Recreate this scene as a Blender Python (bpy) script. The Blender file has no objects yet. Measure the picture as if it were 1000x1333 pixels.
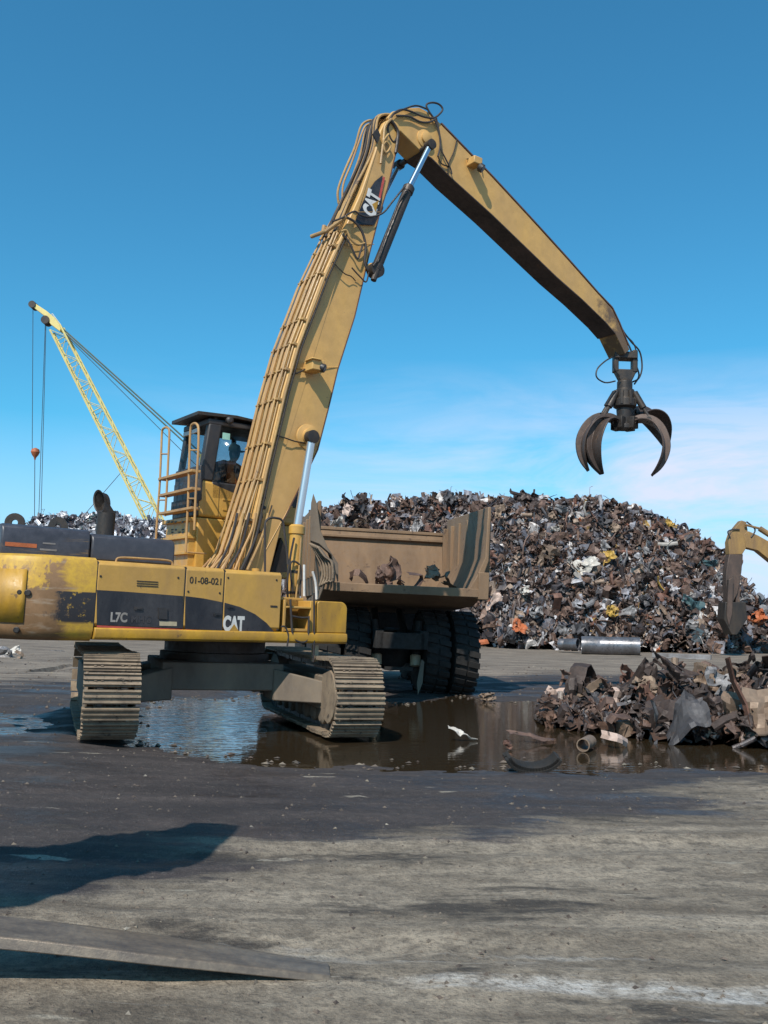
import bpy, bmesh, math, random
from mathutils import Vector, Matrix, noise
R_ = math.radians
scene = bpy.context.scene
C = scene.collection
random.seed(7)

# ------------------------------------------------------------------ camera
F = 1200.0; H = 1.65; PITCH = math.atan((803-666.5)/F); ROLL = 0.02
fwd = Vector((0, math.cos(PITCH), math.sin(PITCH)))
up0 = Vector((0, -math.sin(PITCH), math.cos(PITCH)))
rt0 = Vector((1, 0, 0))
rgt = rt0*math.cos(ROLL) + up0*math.sin(ROLL)
upv = up0*math.cos(ROLL) - rt0*math.sin(ROLL)
EYE = Vector((0, 0, H))
cd = bpy.data.cameras.new('camera'); cam = bpy.data.objects.new('camera', cd); C.objects.link(cam)
cam.matrix_world = Matrix.Translation(EYE) @ Matrix((rgt, upv, -fwd)).transposed().to_4x4()
cd.sensor_fit = 'HORIZONTAL'; cd.sensor_width = 36; cd.lens = 36*F/1000; cd.clip_start = .1; cd.clip_end = 3000
scene.camera = cam
def ray(px, py): return fwd + rgt*((px-500)/F) + upv*((666.5-py)/F)
def on_plane(px, py, p0, n):
    d = ray(px, py); t = (Vector(p0)-EYE).dot(n)/d.dot(n); return EYE + d*t
def at(px, py, Y): return on_plane(px, py, (0, Y, 0), Vector((0, 1, 0)))
def on_z(px, py, z=0): return on_plane(px, py, (0, 0, z), Vector((0, 0, 1)))

# ------------------------------------------------------------------ materials
MATS = {}
def nt(name):
    m = bpy.data.materials.new(name); m.use_nodes = True; t = m.node_tree
    for n in list(t.nodes): t.nodes.remove(n)
    out = t.nodes.new('ShaderNodeOutputMaterial'); b = t.nodes.new('ShaderNodeBsdfPrincipled')
    t.links.new(b.outputs[0], out.inputs[0]); MATS[name] = m
    return m, t, b
class NG:
    def __init__(s, t): s.t = t
    def n(s, ty, **k):
        o = s.t.nodes.new(ty)
        for a, v in k.items(): setattr(o, a, v)
        return o
    def link(s, a, b): s.t.links.new(a, b)
    def coord(s, scale=(1, 1, 1), rot=(0, 0, 0), out='Object'):
        tc = s.n('ShaderNodeTexCoord'); mp = s.n('ShaderNodeMapping'); mp.inputs['Scale'].default_value = scale
        mp.inputs['Rotation'].default_value = rot
        s.link(tc.outputs[out], mp.inputs[0]); return mp.outputs[0]
    def noise(s, vec, scale, detail=6, rough=.6, dist=0):
        o = s.n('ShaderNodeTexNoise'); o.inputs['Scale'].default_value = scale; o.inputs['Detail'].default_value = detail
        o.inputs['Roughness'].default_value = rough; o.inputs['Distortion'].default_value = dist
        if vec is not None: s.link(vec, o.inputs['Vector'])
        return o.outputs['Fac']
    def ramp(s, fac, pts, interp='LINEAR'):
        o = s.n('ShaderNodeValToRGB'); cr = o.color_ramp; cr.interpolation = interp
        while len(cr.elements) < len(pts): cr.elements.new(.5)
        for e, (p, c) in zip(cr.elements, pts):
            e.position = p; e.color = (c, c, c, 1) if not hasattr(c, '__len__') else (*c, 1)
        s.link(fac, o.inputs[0]); return o.outputs[0]
    def mix(s, fac, a, b, mode='MIX'):
        o = s.n('ShaderNodeMix', data_type='RGBA', blend_type=mode)
        for i, v in ((0, fac), (6, a), (7, b)):
            if isinstance(v, (int, float)): o.inputs[i].default_value = v
            elif isinstance(v, tuple): o.inputs[i].default_value = (*v, 1)
            else: s.link(v, o.inputs[i])
        return o.outputs[2]
    def math(s, op, a, b=None, clamp=False):
        o = s.n('ShaderNodeMath', operation=op); o.use_clamp = clamp
        for i, v in enumerate((a, b)):
            if v is None: continue
            if isinstance(v, (int, float)): o.inputs[i].default_value = v
            else: s.link(v, o.inputs[i])
        return o.outputs[0]
    def bump(s, h, b, strength=.3, dist=.02):
        o = s.n('ShaderNodeBump'); o.inputs['Strength'].default_value = strength; o.inputs['Distance'].default_value = dist
        s.link(h, o.inputs['Height']); s.link(o.outputs[0], b.inputs['Normal'])
    def sep(s, vec):
        o = s.n('ShaderNodeSeparateXYZ'); s.link(vec, o.inputs[0]); return o.outputs

def worn(name, col, dirt=(.16, .11, .07), amt=.45, rough=.55, metal=0, scale=1.5, stretch=(1, 1, .35), rust=None, rust_amt=.3, bump=.15):
    m, t, b = nt(name); g = NG(t)
    v = g.coord(stretch); v0 = g.coord()
    n1 = g.noise(v, scale, 8, .65, .3); n2 = g.noise(v0, scale*6, 5, .6)
    c = g.mix(g.ramp(n1, [(.5-amt*.25, 1.0), (.78-amt*.1, 0.0)]), dirt, col)
    c2 = g.mix(g.ramp(n2, [(.35, .35), (.65, 0.0)]), c, tuple(x*.6 for x in col))
    if rust:
        n3 = g.noise(v0, scale*2.3, 9, .72, .8)
        c2 = g.mix(g.ramp(n3, [(.72-rust_amt*.35, 0.0), (.76-rust_amt*.3, .9)]), c2, rust)
    g.link(c2, b.inputs['Base Color']); b.inputs['Metallic'].default_value = metal
    g.link(g.ramp(n2, [(.3, max(.05, rough-.15)), (.7, min(1, rough+.2))]), b.inputs['Roughness'])
    g.bump(g.noise(v0, scale*14, 5, .7), b, bump, .01)
    return m
YEL = worn('yellow_paint', (.60, .33, .055), dirt=(.33, .19, .07), amt=.75, rough=.42, rust=(.15, .08, .04), rust_amt=.27)
YELB = worn('boom_paint', (.63, .36, .10), dirt=(.42, .255, .11), amt=.7, rough=.5, rust=(.2, .12, .055), rust_amt=.22, scale=.9)
YEL2 = worn('bright_yellow_paint', (.58, .31, .022), dirt=(.24, .13, .035), amt=.9, rough=.45, rust=(.14, .08, .035), rust_amt=.33, scale=3)
BLKSH = worn('black_shaded_steel', (.010, .009, .008), dirt=(.028, .021, .016), amt=.4, rough=.8, scale=3)  # truck underside: shade beneath the dump body painted in as near-black
BLK = worn('black_paint', (.018, .017, .018), dirt=(.06, .05, .045), amt=.55, rough=.45, scale=2)
DECAL = worn('decal_black', (.014, .014, .018), dirt=(.06, .055, .055), amt=.45, rough=.4, scale=3, rust=(.2, .15, .08), rust_amt=-.05)
DKM = worn('dark_greasy_steel', (.03, .026, .024), dirt=(.07, .05, .035), amt=.5, rough=.5, metal=.3, scale=3)
HOSE = worn('rubber_hose', (.022, .018, .018), dirt=(.07, .055, .045), amt=.4, rough=.6, scale=4)
PIPE = worn('pipe_paint', (.50, .30, .10), dirt=(.24, .145, .075), amt=.8, rough=.45, rust=(.09, .06, .045), rust_amt=.3, scale=2.5)
RAIL = worn('rail_paint', (.48, .27, .09), dirt=(.28, .15, .07), amt=.7, rough=.5, scale=4)
SHOE = worn('dusty_track_steel', (.34, .255, .17), dirt=(.13, .095, .07), amt=.9, rough=.75, metal=.1, scale=4, stretch=(1, 1, 1), rust=(.05, .038, .03), rust_amt=.42)
FRAME = worn('dusty_frame_steel', (.20, .155, .11), dirt=(.09, .07, .055), amt=.6, rough=.8, scale=2)
BODY = worn('dusty_brown_steel', (.27, .17, .095), dirt=(.14, .088, .052), amt=.9, rough=.75, scale=1.6, stretch=(1, 1, .25), rust=(.08, .048, .032), rust_amt=.36, bump=.4)
TYRE = worn('tyre_rubber', (.010, .0095, .009), dirt=(.030, .024, .019), amt=.4, rough=.85, scale=3)
WHT = worn('worn_white_paint', (.68, .66, .62), dirt=(.4, .37, .33), amt=.3, rough=.5, scale=3)
REDP = worn('red_stripe_paint', (.45, .07, .05), dirt=(.3, .07, .05), amt=.4, rough=.5)
CRANE = worn('crane_yellow', (.70, .58, .20), dirt=(.55, .42, .16), amt=.4, rough=.5)
GRAP = worn('grapple_steel', (.13, .085, .065), dirt=(.05, .04, .036), amt=.6, rough=.5, metal=.35, scale=2, rust=(.2, .12, .07), rust_amt=.3)
GREEN = worn('pendant_green', (.05, .11, .10), amt=.3, rough=.6)
STICKER = worn('sticker_cream', (.5, .42, .27), amt=.3, rough=.5)
MINT = worn('sticker_mint', (.30, .55, .45), amt=.1, rough=.5)
ORG = worn('orange_vest', (.75, .16, .03), amt=.1, rough=.8)
SKIN = worn('skin', (.42, .24, .16), dirt=(.35, .2, .13), amt=.2, rough=.6)
CLOTH = worn('dark_cloth', (.03, .035, .05), amt=.2, rough=.9)
m, t, b = nt('chrome'); b.inputs['Base Color'].default_value = (.62, .60, .58, 1); b.inputs['Metallic'].default_value = .85; b.inputs['Roughness'].default_value = .3; CHR = m
m, t, b = nt('bluish_chrome'); b.inputs['Base Color'].default_value = (.35, .45, .55, 1); b.inputs['Metallic'].default_value = .9; b.inputs['Roughness'].default_value = .25; CHR2 = m
m, t, b = nt('cab_glass')
tr = t.nodes.new('ShaderNodeBsdfTransparent'); tr.inputs[0].default_value = (.74, .78, .80, 1)
gl = t.nodes.new('ShaderNodeBsdfGlossy'); gl.inputs['Roughness'].default_value = .06; gl.inputs['Color'].default_value = (.8, .8, .8, 1)
mx = t.nodes.new('ShaderNodeMixShader'); fr = t.nodes.new('ShaderNodeFresnel'); fr.inputs[0].default_value = 1.5
mx.inputs[0].default_value = .045; t.nodes.remove(fr); t.links.new(tr.outputs[0], mx.inputs[1]); t.links.new(gl.outputs[0], mx.inputs[2])
t.links.new(mx.outputs[0], t.nodes['Material Output'].inputs[0]); GLASS = m

# counterweight: yellow with a big worn rusty patch
def counterweight_mat():
    m, t, b = nt('worn_counterweight'); g = NG(t)
    v = g.coord(); x = g.sep(v); n = g.noise(g.coord((1.2, 1.2, 1)), 2.6, 9, .7, .4); n2 = g.noise(v, 12, 6, .7)
    nstr = g.noise(g.coord((.6, .6, 3)), 3, 7, .65)
    # bare rusty steel in the middle zone of the corner, below the top band
    a = g.math('ADD', g.math('MULTIPLY', g.math('SUBTRACT', n, .5), .9), g.math('MULTIPLY', x[2], -1.0))
    zmask = g.ramp(a, [(0, 0.0), (1, 1.0)])
    zf = g.math('GREATER_THAN', g.math('ADD', g.math('MULTIPLY', g.math('SUBTRACT', n, .5), 1.3), g.math('SUBTRACT', 2.02, x[2])), 0)
    zf = g.math('MULTIPLY', g.math('ADD', g.math('MULTIPLY', g.math('SUBTRACT', n, .5), 1.6), g.math('SUBTRACT', 2.03, x[2])), 14, True)
    xf = g.math('MULTIPLY', g.math('ADD', g.math('MULTIPLY', g.math('SUBTRACT', nstr, .5), .7), g.math('SUBTRACT', -2.62, x[0])), 8, True)
    yel = g.mix(g.ramp(n2, [(.4, .5), (.62, 0.0)]), (.56, .33, .035), (.30, .16, .05))
    rus = g.mix(g.ramp(n, [(.35, 0.0), (.65, 1.0)]), (.16, .085, .035), (.27, .15, .07))
    rus = g.mix(g.ramp(nstr, [(.58, 0.0), (.7, .6)]), rus, (.36, .28, .2))
    c = g.mix(g.math('MULTIPLY', zf, xf), yel, rus)
    # what is left of the black stripe next to the seam
    bx = g.math('MULTIPLY', g.math('ADD', g.math('MULTIPLY', g.math('SUBTRACT', n, .5), 1.3), g.math('SUBTRACT', x[0], -2.86)), 7, True)
    bz = g.math('MULTIPLY', g.math('MULTIPLY', g.math('SUBTRACT', 1.815, x[2]), 120, True), g.math('MULTIPLY', g.math('SUBTRACT', x[2], 1.42), 30, True))
    bz = g.math('MULTIPLY', bz, g.math('LESS_THAN', x[1], -1.0))
    chip = g.ramp(n2, [(.56, 1.0), (.62, .25)])
    c = g.mix(g.math('MULTIPLY', g.math('MULTIPLY', bx, bz), chip), c, (.025, .022, .024))
    g.link(c, b.inputs['Base Color']); b.inputs['Roughness'].default_value = .55
    g.bump(n2, b, .2, .01); return m
CWT = counterweight_mat()

SCRAPC = {
 'rust brown': [(.165, .10, .075), (.06, .038, .03)], 'dark brown': [(.08, .054, .045), (.025, .02, .018)],
 'faded white': [(.35, .32, .29), (.2, .17, .14)], 'dark grey': [(.09, .085, .09), (.035, .03, .03)], 'dusty tan': [(.28, .20, .14), (.13, .085, .06)],
 'pale grey': [(.30, .29, .29), (.12, .10, .09)], 'off white': [(.62, .58, .52), (.35, .30, .25)],
 'reddish brown': [(.19, .095, .065), (.08, .045, .035)], 'yellow': [(.55, .34, .06), (.22, .13, .05)],
 'orange': [(.5, .13, .04), (.2, .07, .03)], 'teal': [(.05, .11, .12), (.03, .045, .05)],
 'pinkish white': [(.60, .45, .38), (.38, .26, .2)]}
SM = {k: worn('scrap_'+k.replace(' ', '_'), v[0], dirt=v[1], amt=.6, rough=.6, metal=0 if ('white' in k or k in ('yellow', 'orange', 'teal')) else .3, scale=2.2, stretch=(1, 1, 1), rust=(.10, .055, .035), rust_amt=.25, bump=.5) for k, v in SCRAPC.items()}
def heap_mat(name, pal, metal, rough):
    m, t, b = nt(name); g = NG(t)
    geo = g.n('ShaderNodeNewGeometry'); n = len(pal); tot = sum(w for w, c in pal); acc = 0; pts = []
    for w, c in pal: pts.append((acc/tot, c)); acc += w
    c = g.ramp(geo.outputs['Random Per Island'], pts, 'CONSTANT')
    v = g.coord(); nn = g.noise(v, 3.5, 7, .7)
    c = g.mix(g.ramp(nn, [(.38, .75), (.62, 0.0)]), c, (.07, .046, .037) if metal < .5 else (.10, .10, .11))
    g.link(c, b.inputs['Base Color']); b.inputs['Metallic'].default_value = metal
    g.link(g.ramp(nn, [(.3, rough-.2), (.7, rough+.2)]), b.inputs['Roughness'])
    g.bump(g.noise(v, 12, 4, .7), b, .5, .03); return m
HEAP = heap_mat('mixed_scrap', [(24, (.14, .082, .06)), (18, (.07, .047, .04)), (15, (.048, .045, .052)), (8, (.22, .13, .09)), (13, (.11, .115, .14)),
    (8, (.33, .235, .17)), (11, (.24, .245, .28)), (7, (.48, .47, .49)), (4, (.74, .68, .64)), (4, (.20, .085, .055)), (1.2, (.05, .09, .11)), (.8, (.42, .25, .05)), (.5, (.42, .12, .04)), (8, (.03, .022, .02))], .15, .55)
HEAPN = heap_mat('near_scrap', [(24, (.10, .058, .042)), (18, (.05, .034, .029)), (13, (.04, .036, .038)), (9, (.16, .09, .062)), (8, (.08, .08, .088)),
    (5, (.27, .18, .125)), (4, (.18, .175, .18)), (2, (.5, .42, .37)), (8, (.018, .015, .014))], .2, .5)
SILV = heap_mat('shredded_metal', [(25, (.6, .6, .63)), (22, (.85, .86, .9)), (20, (.18, .19, .22)), (15, (.3, .3, .31)), (8, (.08, .08, .1)), (3, (.2, .35, .32)), (2, (.35, .2, .15))], .35, .4)

# ------------------------------------------------------------------ mesh helpers
class MB:
    def __init__(s): s.v = []; s.f = []; s.m = []; s.cur = 0
    def add(s, vs, fs, M=None):
        o = len(s.v)
        s.v += [tuple((M @ Vector(p)) if M is not None else p) for p in vs]
        s.f += [tuple(i+o for i in f) for f in fs]; s.m += [s.cur]*len(fs); return s
    def box(s, x0, x1, y0, y1, z0, z1, M=None):
        return s.add([(x0,y0,z0),(x1,y0,z0),(x1,y1,z0),(x0,y1,z0),(x0,y0,z1),(x1,y0,z1),(x1,y1,z1),(x0,y1,z1)],
              [(0,3,2,1),(4,5,6,7),(0,1,5,4),(1,2,6,5),(2,3,7,6),(3,0,4,7)], M)
    def prism(s, poly, fa, fb, M=None):
        n = len(poly); va = [fa(*p) for p in poly]; vb = [fb(*p) for p in poly]
        return s.add(va+vb, [tuple(range(n))[::-1], tuple(range(n, 2*n))]+[(i, (i+1) % n, n+(i+1) % n, n+i) for i in range(n)], M)
    def tube(s, pts, r, n=8, caps=True, M=None):
        P = [Vector(p) for p in pts]; rr = r if hasattr(r, '__len__') else [r]*len(P); vs = []; fs = []
        T = [(P[min(i+1, len(P)-1)]-P[max(i-1, 0)]).normalized() for i in range(len(P))]
        a = Vector((0, 0, 1)) if abs(T[0].z) < .9 else Vector((1, 0, 0)); U = T[0].cross(a).normalized()
        for i, p in enumerate(P):
            U = (U - T[i]*U.dot(T[i])).normalized(); W = T[i].cross(U)
            for k in range(n):
                an = 2*math.pi*k/n; vs.append(tuple(p+(U*math.cos(an)+W*math.sin(an))*rr[i]))
        for i in range(len(P)-1):
            for k in range(n): fs.append((i*n+k, i*n+(k+1) % n, (i+1)*n+(k+1) % n, (i+1)*n+k))
        if caps: fs += [tuple(range(n))[::-1], tuple(range((len(P)-1)*n, len(P)*n))]
        return s.add(vs, fs, M)
    def cyl(s, a, b, r, n=20, r2=None, M=None): return s.tube([a, b], [r, r if r2 is None else r2], n, True, M)
    def lathe(s, axis_o, axis_d, prof, n=32, M=None, caps=True):
        O = Vector(axis_o); D = Vector(axis_d).normalized(); a = Vector((0, 0, 1)) if abs(D.z) < .9 else Vector((1, 0, 0))
        U = D.cross(a).normalized(); W = D.cross(U); vs = []; fs = []
        for (r, h) in prof:
            for k in range(n):
                an = 2*math.pi*k/n; vs.append(tuple(O+D*h+(U*math.cos(an)+W*math.sin(an))*r))
        for i in range(len(prof)-1):
            for k in range(n): fs.append((i*n+k, i*n+(k+1) % n, (i+1)*n+(k+1) % n, (i+1)*n+k))
        if caps: fs += [tuple(range(n))[::-1], tuple(range((len(prof)-1)*n, len(prof)*n))]
        return s.add(vs, fs, M)
    def build(s, name, mat, parent=None, bevel=0, smooth=True, ang=32, recalc=True, label=None, seg=2, solid=0):
        me = bpy.data.meshes.new(name); me.from_pydata(s.v, [], s.f)
        mats = mat if isinstance(mat, (list, tuple)) else [mat]
        for x in mats: me.materials.append(x)
        if len(mats) > 1: me.polygons.foreach_set('material_index', s.m)
        if recalc:
            bm = bmesh.new(); bm.from_mesh(me); bmesh.ops.recalc_face_normals(bm, faces=bm.faces); bm.to_mesh(me); bm.free()
        if smooth:
            me.shade_smooth(); me.set_sharp_from_angle(angle=R_(ang))
        o = bpy.data.objects.new(name, me); C.objects.link(o)
        if parent: o.parent = parent
        if label: o['label'] = label
        if solid:
            sm_ = o.modifiers.new('solid', 'SOLIDIFY'); sm_.thickness = solid; sm_.offset = 0
        if bevel:
            bv = o.modifiers.new('bevel', 'BEVEL'); bv.width = bevel; bv.segments = seg; bv.limit_method = 'ANGLE'; bv.angle_limit = R_(35)
        return o
def tag(o, label=None, cat=None, group=None, kind=None):
    for k, v in (('label', label), ('category', cat), ('group', group), ('kind', kind)):
        if v: o[k] = v
    return o
def empty(name, M):
    o = bpy.data.objects.new(name, None); C.objects.link(o); o.empty_display_size = .3; o.matrix_world = M; return o
def spline(pts, n=6):
    P = [Vector(p) for p in pts]; out = []
    for i in range(len(P)-1):
        a = P[max(i-1, 0)]; b_ = P[i]; c = P[i+1]; d = P[min(i+2, len(P)-1)]
        for k in range(n):
            t = k/n; out.append(.5*((2*b_)+(-a+c)*t+(2*a-5*b_+4*c-d)*t*t+(-a+3*b_-3*c+d)*t**3))
    out.append(P[-1]); return out
def text(s, size, M, mat, parent, name, weight=0.0, extrude=.003, width=1.0):
    cu = bpy.data.curves.new('txt', 'FONT'); cu.body = s; cu.size = size; cu.offset = weight; cu.extrude = extrude
    cu.align_x = 'LEFT'; o = bpy.data.objects.new('txt', cu); C.objects.link(o)
    dg = bpy.context.evaluated_depsgraph_get(); me = bpy.data.meshes.new_from_object(o.evaluated_get(dg))
    bpy.data.objects.remove(o); me.transform(M @ Matrix.Diagonal((width, 1, 1, 1)))
    me.materials.clear(); me.materials.append(mat)
    r = bpy.data.objects.new(name, me); C.objects.link(r); r.parent = parent; return r
# ------------------------------------------------------------------ the material handler
TILT = Matrix.Rotation(.018, 4, 'Y')
PIV = Vector((-2.5, 13.9, .045)); ANG = R_(35)
MEX = Matrix.Translation(PIV) @ TILT @ Matrix.Rotation(ANG, 4, 'Z'); MEXI = MEX.inverted()
ex = empty('material_handler', MEX)
tag(ex, 'big yellow tracked material handler with long raised arm and open grapple', 'material handler')
EL = MEXI @ EYE
def lray(px, py): return (MEXI.to_3x3() @ ray(px, py))
def LV(px, py, v0):                      # machine frame, plane v = v0
    d = lray(px, py); t = (v0-EL.y)/d.y; return EL+d*t
def LU(px, py, u0):
    d = lray(px, py); t = (u0-EL.x)/d.x; return EL+d*t
def LZ(px, py, z0):
    d = lray(px, py); t = (z0-EL.z)/d.z; return EL+d*t

ZB, ZT = 1.22, 2.21
SIDE = -1.5
# --- deck body: rounded plan
def deck_plan(x0, x1, rc, n=8, inset=0):
    s = 1.5-inset; pts = [(x1, -s)]
    for k in range(n+1):
        a = -math.pi/2 - k*(math.pi/2)/n; pts.append((x0+rc+rc*math.cos(a), -s+rc+rc*math.sin(a)))
    for k in range(n+1):
        a = math.pi - k*(math.pi/2)/n; pts.append((x0+rc+rc*math.cos(a), s-rc+rc*math.sin(a)))
    pts.append((x1, s)); return pts
useam = LV(125, 780, SIDE).x; ufront = LV(366, 780, SIDE).x; ubox0 = LV(412, 800, SIDE).x; ubox1 = LV(452, 800, SIDE).x
print('SEAMS', useam, ufront, ubox0, ubox1)
# counterweight: slightly bulging heavy casting
mb = MB(); prof = [(.10, ZB+.0), (.03, ZB+.05), (0, ZB+.14), (0, ZT-.07), (.03, ZT+.0), (.10, ZT+.03), (.5, ZT+.04)]
vs = []; fs = []; rings = []
for (ins, z) in prof:
    pl = deck_plan(-3.6+ins, useam-.012, .85-ins*.6, 10, ins); rings.append([(x, y, z) for x, y in pl])
n = len(rings[0])
for r_ in rings: vs += r_
for i in range(len(rings)-1):
    for k in range(n): fs.append((i*n+k, i*n+(k+1) % n, (i+1)*n+(k+1) % n, (i+1)*n+k))
fs += [tuple(range(n))[::-1], tuple(range((len(rings)-1)*n, len(rings)*n))]
mb.add(vs, fs); cw = mb.build('counterweight', CWT, ex, ang=40)
# access plate on the counterweight, sleeves for the lifting pins
mb = MB(); pl = deck_plan(-3.6-.012, -2.0, .862, 24, -.012)
# keep the arc section that the photo shows as the plain yellow plate
arc = [p for p in pl if p[1] < 0 and p[0] < -2.9]
arc = [p for p in arc if -3.62 < p[0] < LV(34, 780, -1.35).x+.02]
arc.append((-3.615, .4)); vs = []; fs = []
for (x, y) in arc: vs += [(x, y, 1.42), (x, y, 2.05)]
for k in range(len(arc)-1): fs.append((2*k, 2*k+2, 2*k+3, 2*k+1))
mb.add(vs, fs); mb.build('cover_plate', YEL2, cw, solid=.012, bevel=0)
for (px, py, r) in ((27, 771, .022), (38, 772, .03), (23, 820, .028)):
    u = -3.0; p = LV(px, py, -1.35)
    d = Vector((p.x+2.75, p.y+.65, 0)).normalized(); c = Vector((-2.75, -.65, p.z)) + d*.86
    mb = MB(); mb.lathe(c-d*.02, d, [(r*1.3, 0), (r*1.3, .03), (r, .035), (r, 0.031)], 16); mb.build('lifting_eye', DKM, cw)

# deck body (engine side panels) with seams
def deckbox(u0, u1, z0, z1, name, mat, v0=-1.5, v1=1.5, r=.045, parent=ex):
    mb = MB(); s = (v0+r, z0), (v0, z0+r), (v0, z1-r), (v0+r, z1), (v1-r, z1), (v1, z1-r), (v1, z0+r), (v1-r, z0)
    mb.prism(s, lambda a, b: (u0, a, b), lambda a, b: (u1, a, b)); return mb.build(name, mat, parent, bevel=.012)
ub = LV(240, 780, SIDE).x; uc = LV(291, 780, SIDE).x
zlip = ZB+.17
p1_ = deckbox(useam, ub-.006, zlip+.004, ZT, 'side_panel', YEL)
p2_ = deckbox(ub+.006, uc-.005, zlip+.004, ZT, 'side_panel', YEL)
p3_ = deckbox(uc+.005, ufront, zlip+.004, ZT-.005, 'side_panel', YEL)
mb = MB()
lip = [(-1.5, ZB+.02), (-1.53, ZB+.05), (-1.54, ZB+.1), (-1.53, zlip-.01), (-1.5, zlip), (1.5, zlip), (1.53, zlip-.03), (1.53, ZB+.03), (1.5, ZB)]
mb.prism(lip, lambda a, b: (useam+.003, a, b), lambda a, b: (ubox1+.0, a, b)); deck = mb.build('deck_frame', YEL2, ex, bevel=.01)
# black decal on side panels + red pin stripe
def sidepoly(pts, d): return [(LV(x, y, SIDE).x, LV(x, y, SIDE).z) for x, y in pts]
def decal(pts, off, name, mat, parent, th=.003):
    mb = MB(); mb.prism(sidepoly(pts, 0), lambda a, b: (a, SIDE-off, b), lambda a, b: (a, SIDE-off-th, b)); return mb.build(name, mat, parent)
top = [(126, 768), (160, 770), (200, 773), (238.4, 776)]
decal(top+[(238, 818), (126, 813.5)], .0005, 'black_stripe', DECAL, p1_)
decal([(241.2, 776), (265, 779), (289.6, 784), (289.2, 821), (240.8, 818.5)], .0005, 'black_stripe', DECAL, p2_)
decal([(292.2, 784.5), (312, 790), (332, 799.5), (347, 811), (358, 824), (291.6, 821)], .0005, 'black_stripe', DECAL, p3_)
for pr, a, b_ in ((p1_, (126, 814), (238, 819)), (p2_, (240.8, 819), (289.2, 822)), (p3_, (291.6, 822), (357, 826.5))):
    decal([a, b_, (b_[0], b_[1]+2.6), (a[0], a[1]+2.6)], .0045, 'red_pinstripe', REDP, pr)
# lettering
RX = Matrix.Rotation(R_(90), 4, 'X')
def side_text(s, px, py, h, mat, parent, name, weight=0, off=.006, width=1.0):
    p = LV(px, py, SIDE); return text(s, h/.72, Matrix.Translation((p.x, SIDE-off, p.z)) @ RX, mat, parent, name, weight, .002, width)
side_text('01-08-021', 246.5, 759, .088, DKM, p2_, 'number_marking', .0015, .002, .93)
side_text('CAT', 290, 820, .185, WHT, p3_, 'logo_lettering', .014, .004, .60)
decal([(297.5, 822.5), (311.5, 823), (304.5, 812.5)], .009, 'logo_triangle', YEL2, p3_)
side_text('L7C', 143, 809, .115, SM['faded white'], p1_, 'model_lettering', .006, .004, .8)
side_text('MHG', 170, 810, .085, SM['dark grey'], p1_, 'model_lettering', .004, .006, 1.0)
decal([(206, 791), (217, 791.5), (217, 806), (206, 805.5)], .004, 'door_latch', BLK, p1_, .02)
decal([(207.5, 808.5), (230, 809.5), (230, 815), (207.5, 814.5)], .004, 'sticker', STICKER, p1_)
decal([(352, 788), (361, 788.5), (361, 791), (352, 790.5)], .002, 'sticker', DKM, p3_)
mb = MB(); mb.tube([(ufront-.004, -1.47, zlip+.02), (ufront-.004, -1.47, ZT-.05)], .012); mb.build('panel_hinge', DKM, p3_)
for pr, lst in ((p1_, ((131, 750), (232, 752), (131, 822), (232, 823))), (p2_, ((245, 770), (286, 772), (245, 824))), (p3_, ((297, 752), (360, 755), (361, 820)))):
    for q in lst:
        p = LV(q[0], q[1], SIDE); mb = MB(); mb.lathe((p.x, SIDE, p.z), (0, -1, 0), [(.014, -.004), (.014, .006), (.008, .009)], 8); mb.build('panel_bolt', DKM, pr)
for pr, q in ((p2_, (283, 800)), (p3_, (300, 790)), (p1_, (180, 792))):
    p = LV(q[0], q[1], SIDE); mb = MB(); mb.box(p.x-.05, p.x+.05, SIDE-.018, SIDE-.004, p.z-.022, p.z+.022); mb.box(p.x-.03, p.x+.03, SIDE-.026, SIDE-.018, p.z-.008, p.z+.008); mb.build('paddle_latch', BLK, pr)
for pr, q in ((p1_, (192, 757)), (p1_, (192, 760)), (p1_, (192, 763))):
    p = LV(q[0], q[1], SIDE); mb = MB(); mb.box(p.x-.14, p.x+.14, SIDE-.006, SIDE+.001, p.z-.006, p.z+.006); mb.build('vent_slot', DKM, pr)
# seam gaskets
for uu, zz in ((useam-.006, ZT), (ub, ZT), (uc, ZT)):
    mb = MB(); mb.box(uu-.006, uu+.006, -1.497, 1.49, zlip+.01, zz-.01); mb.build('seam_gasket', BLK, ex)

# front step pocket and tool box
zbx = LV(430, 783, SIDE).z
mb = MB(); u0, u1 = ubox0+.01, ubox1; r = .11
pr = [(u0, zlip+.003), (u1, zlip+.003)] + [(u1-r+r*math.cos(a), zbx-r+r*math.sin(a)) for a in [R_(k*15) for k in range(7)]] + [(u0+.03, zbx), (u0, zbx-.03)]
mb.prism(pr, lambda a, b: (a, -1.5, b), lambda a, b: (a, -.75, b)); mb.build('tool_box', YEL2, ex, bevel=.012)
mb = MB(); zs = LV(385, 780, -1.1).z
mb.box(ufront+.01, u0-.01, -1.12, -.7, zlip, zs); mb.box(ufront+.01, u0-.01, -1.12, -1.06, zlip, zs+.02)
mb.box(ufront+.06, ufront+.1, -1.48, -1.12, zlip, zs-.02); mb.box(u0-.1, u0-.04, -1.48, -1.12, zlip, zs-.02)
mb.box(ufront+.1, u0-.1, -1.49, -1.12, zlip+.01, zlip+.05); mb.box(ufront+.1, u0-.1, -1.49, -1.15, zlip+.33, zlip+.36)
mb.build('step_box', YEL, ex, bevel=.008)
def rail(pts, v, r, name, mat, parent=ex, n=5):
    mb = MB(); mb.tube(spline([LV(x, y, v) for x, y in pts], n), r, 8); return mb.build(name, mat, parent)
rail([(345, 746), (345, 715), (345, 684), (350, 675), (360, 674.5), (368, 679), (371, 700), (374, 722), (375, 735)], -1.2, .017, 'handrail', HOSE)
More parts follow.
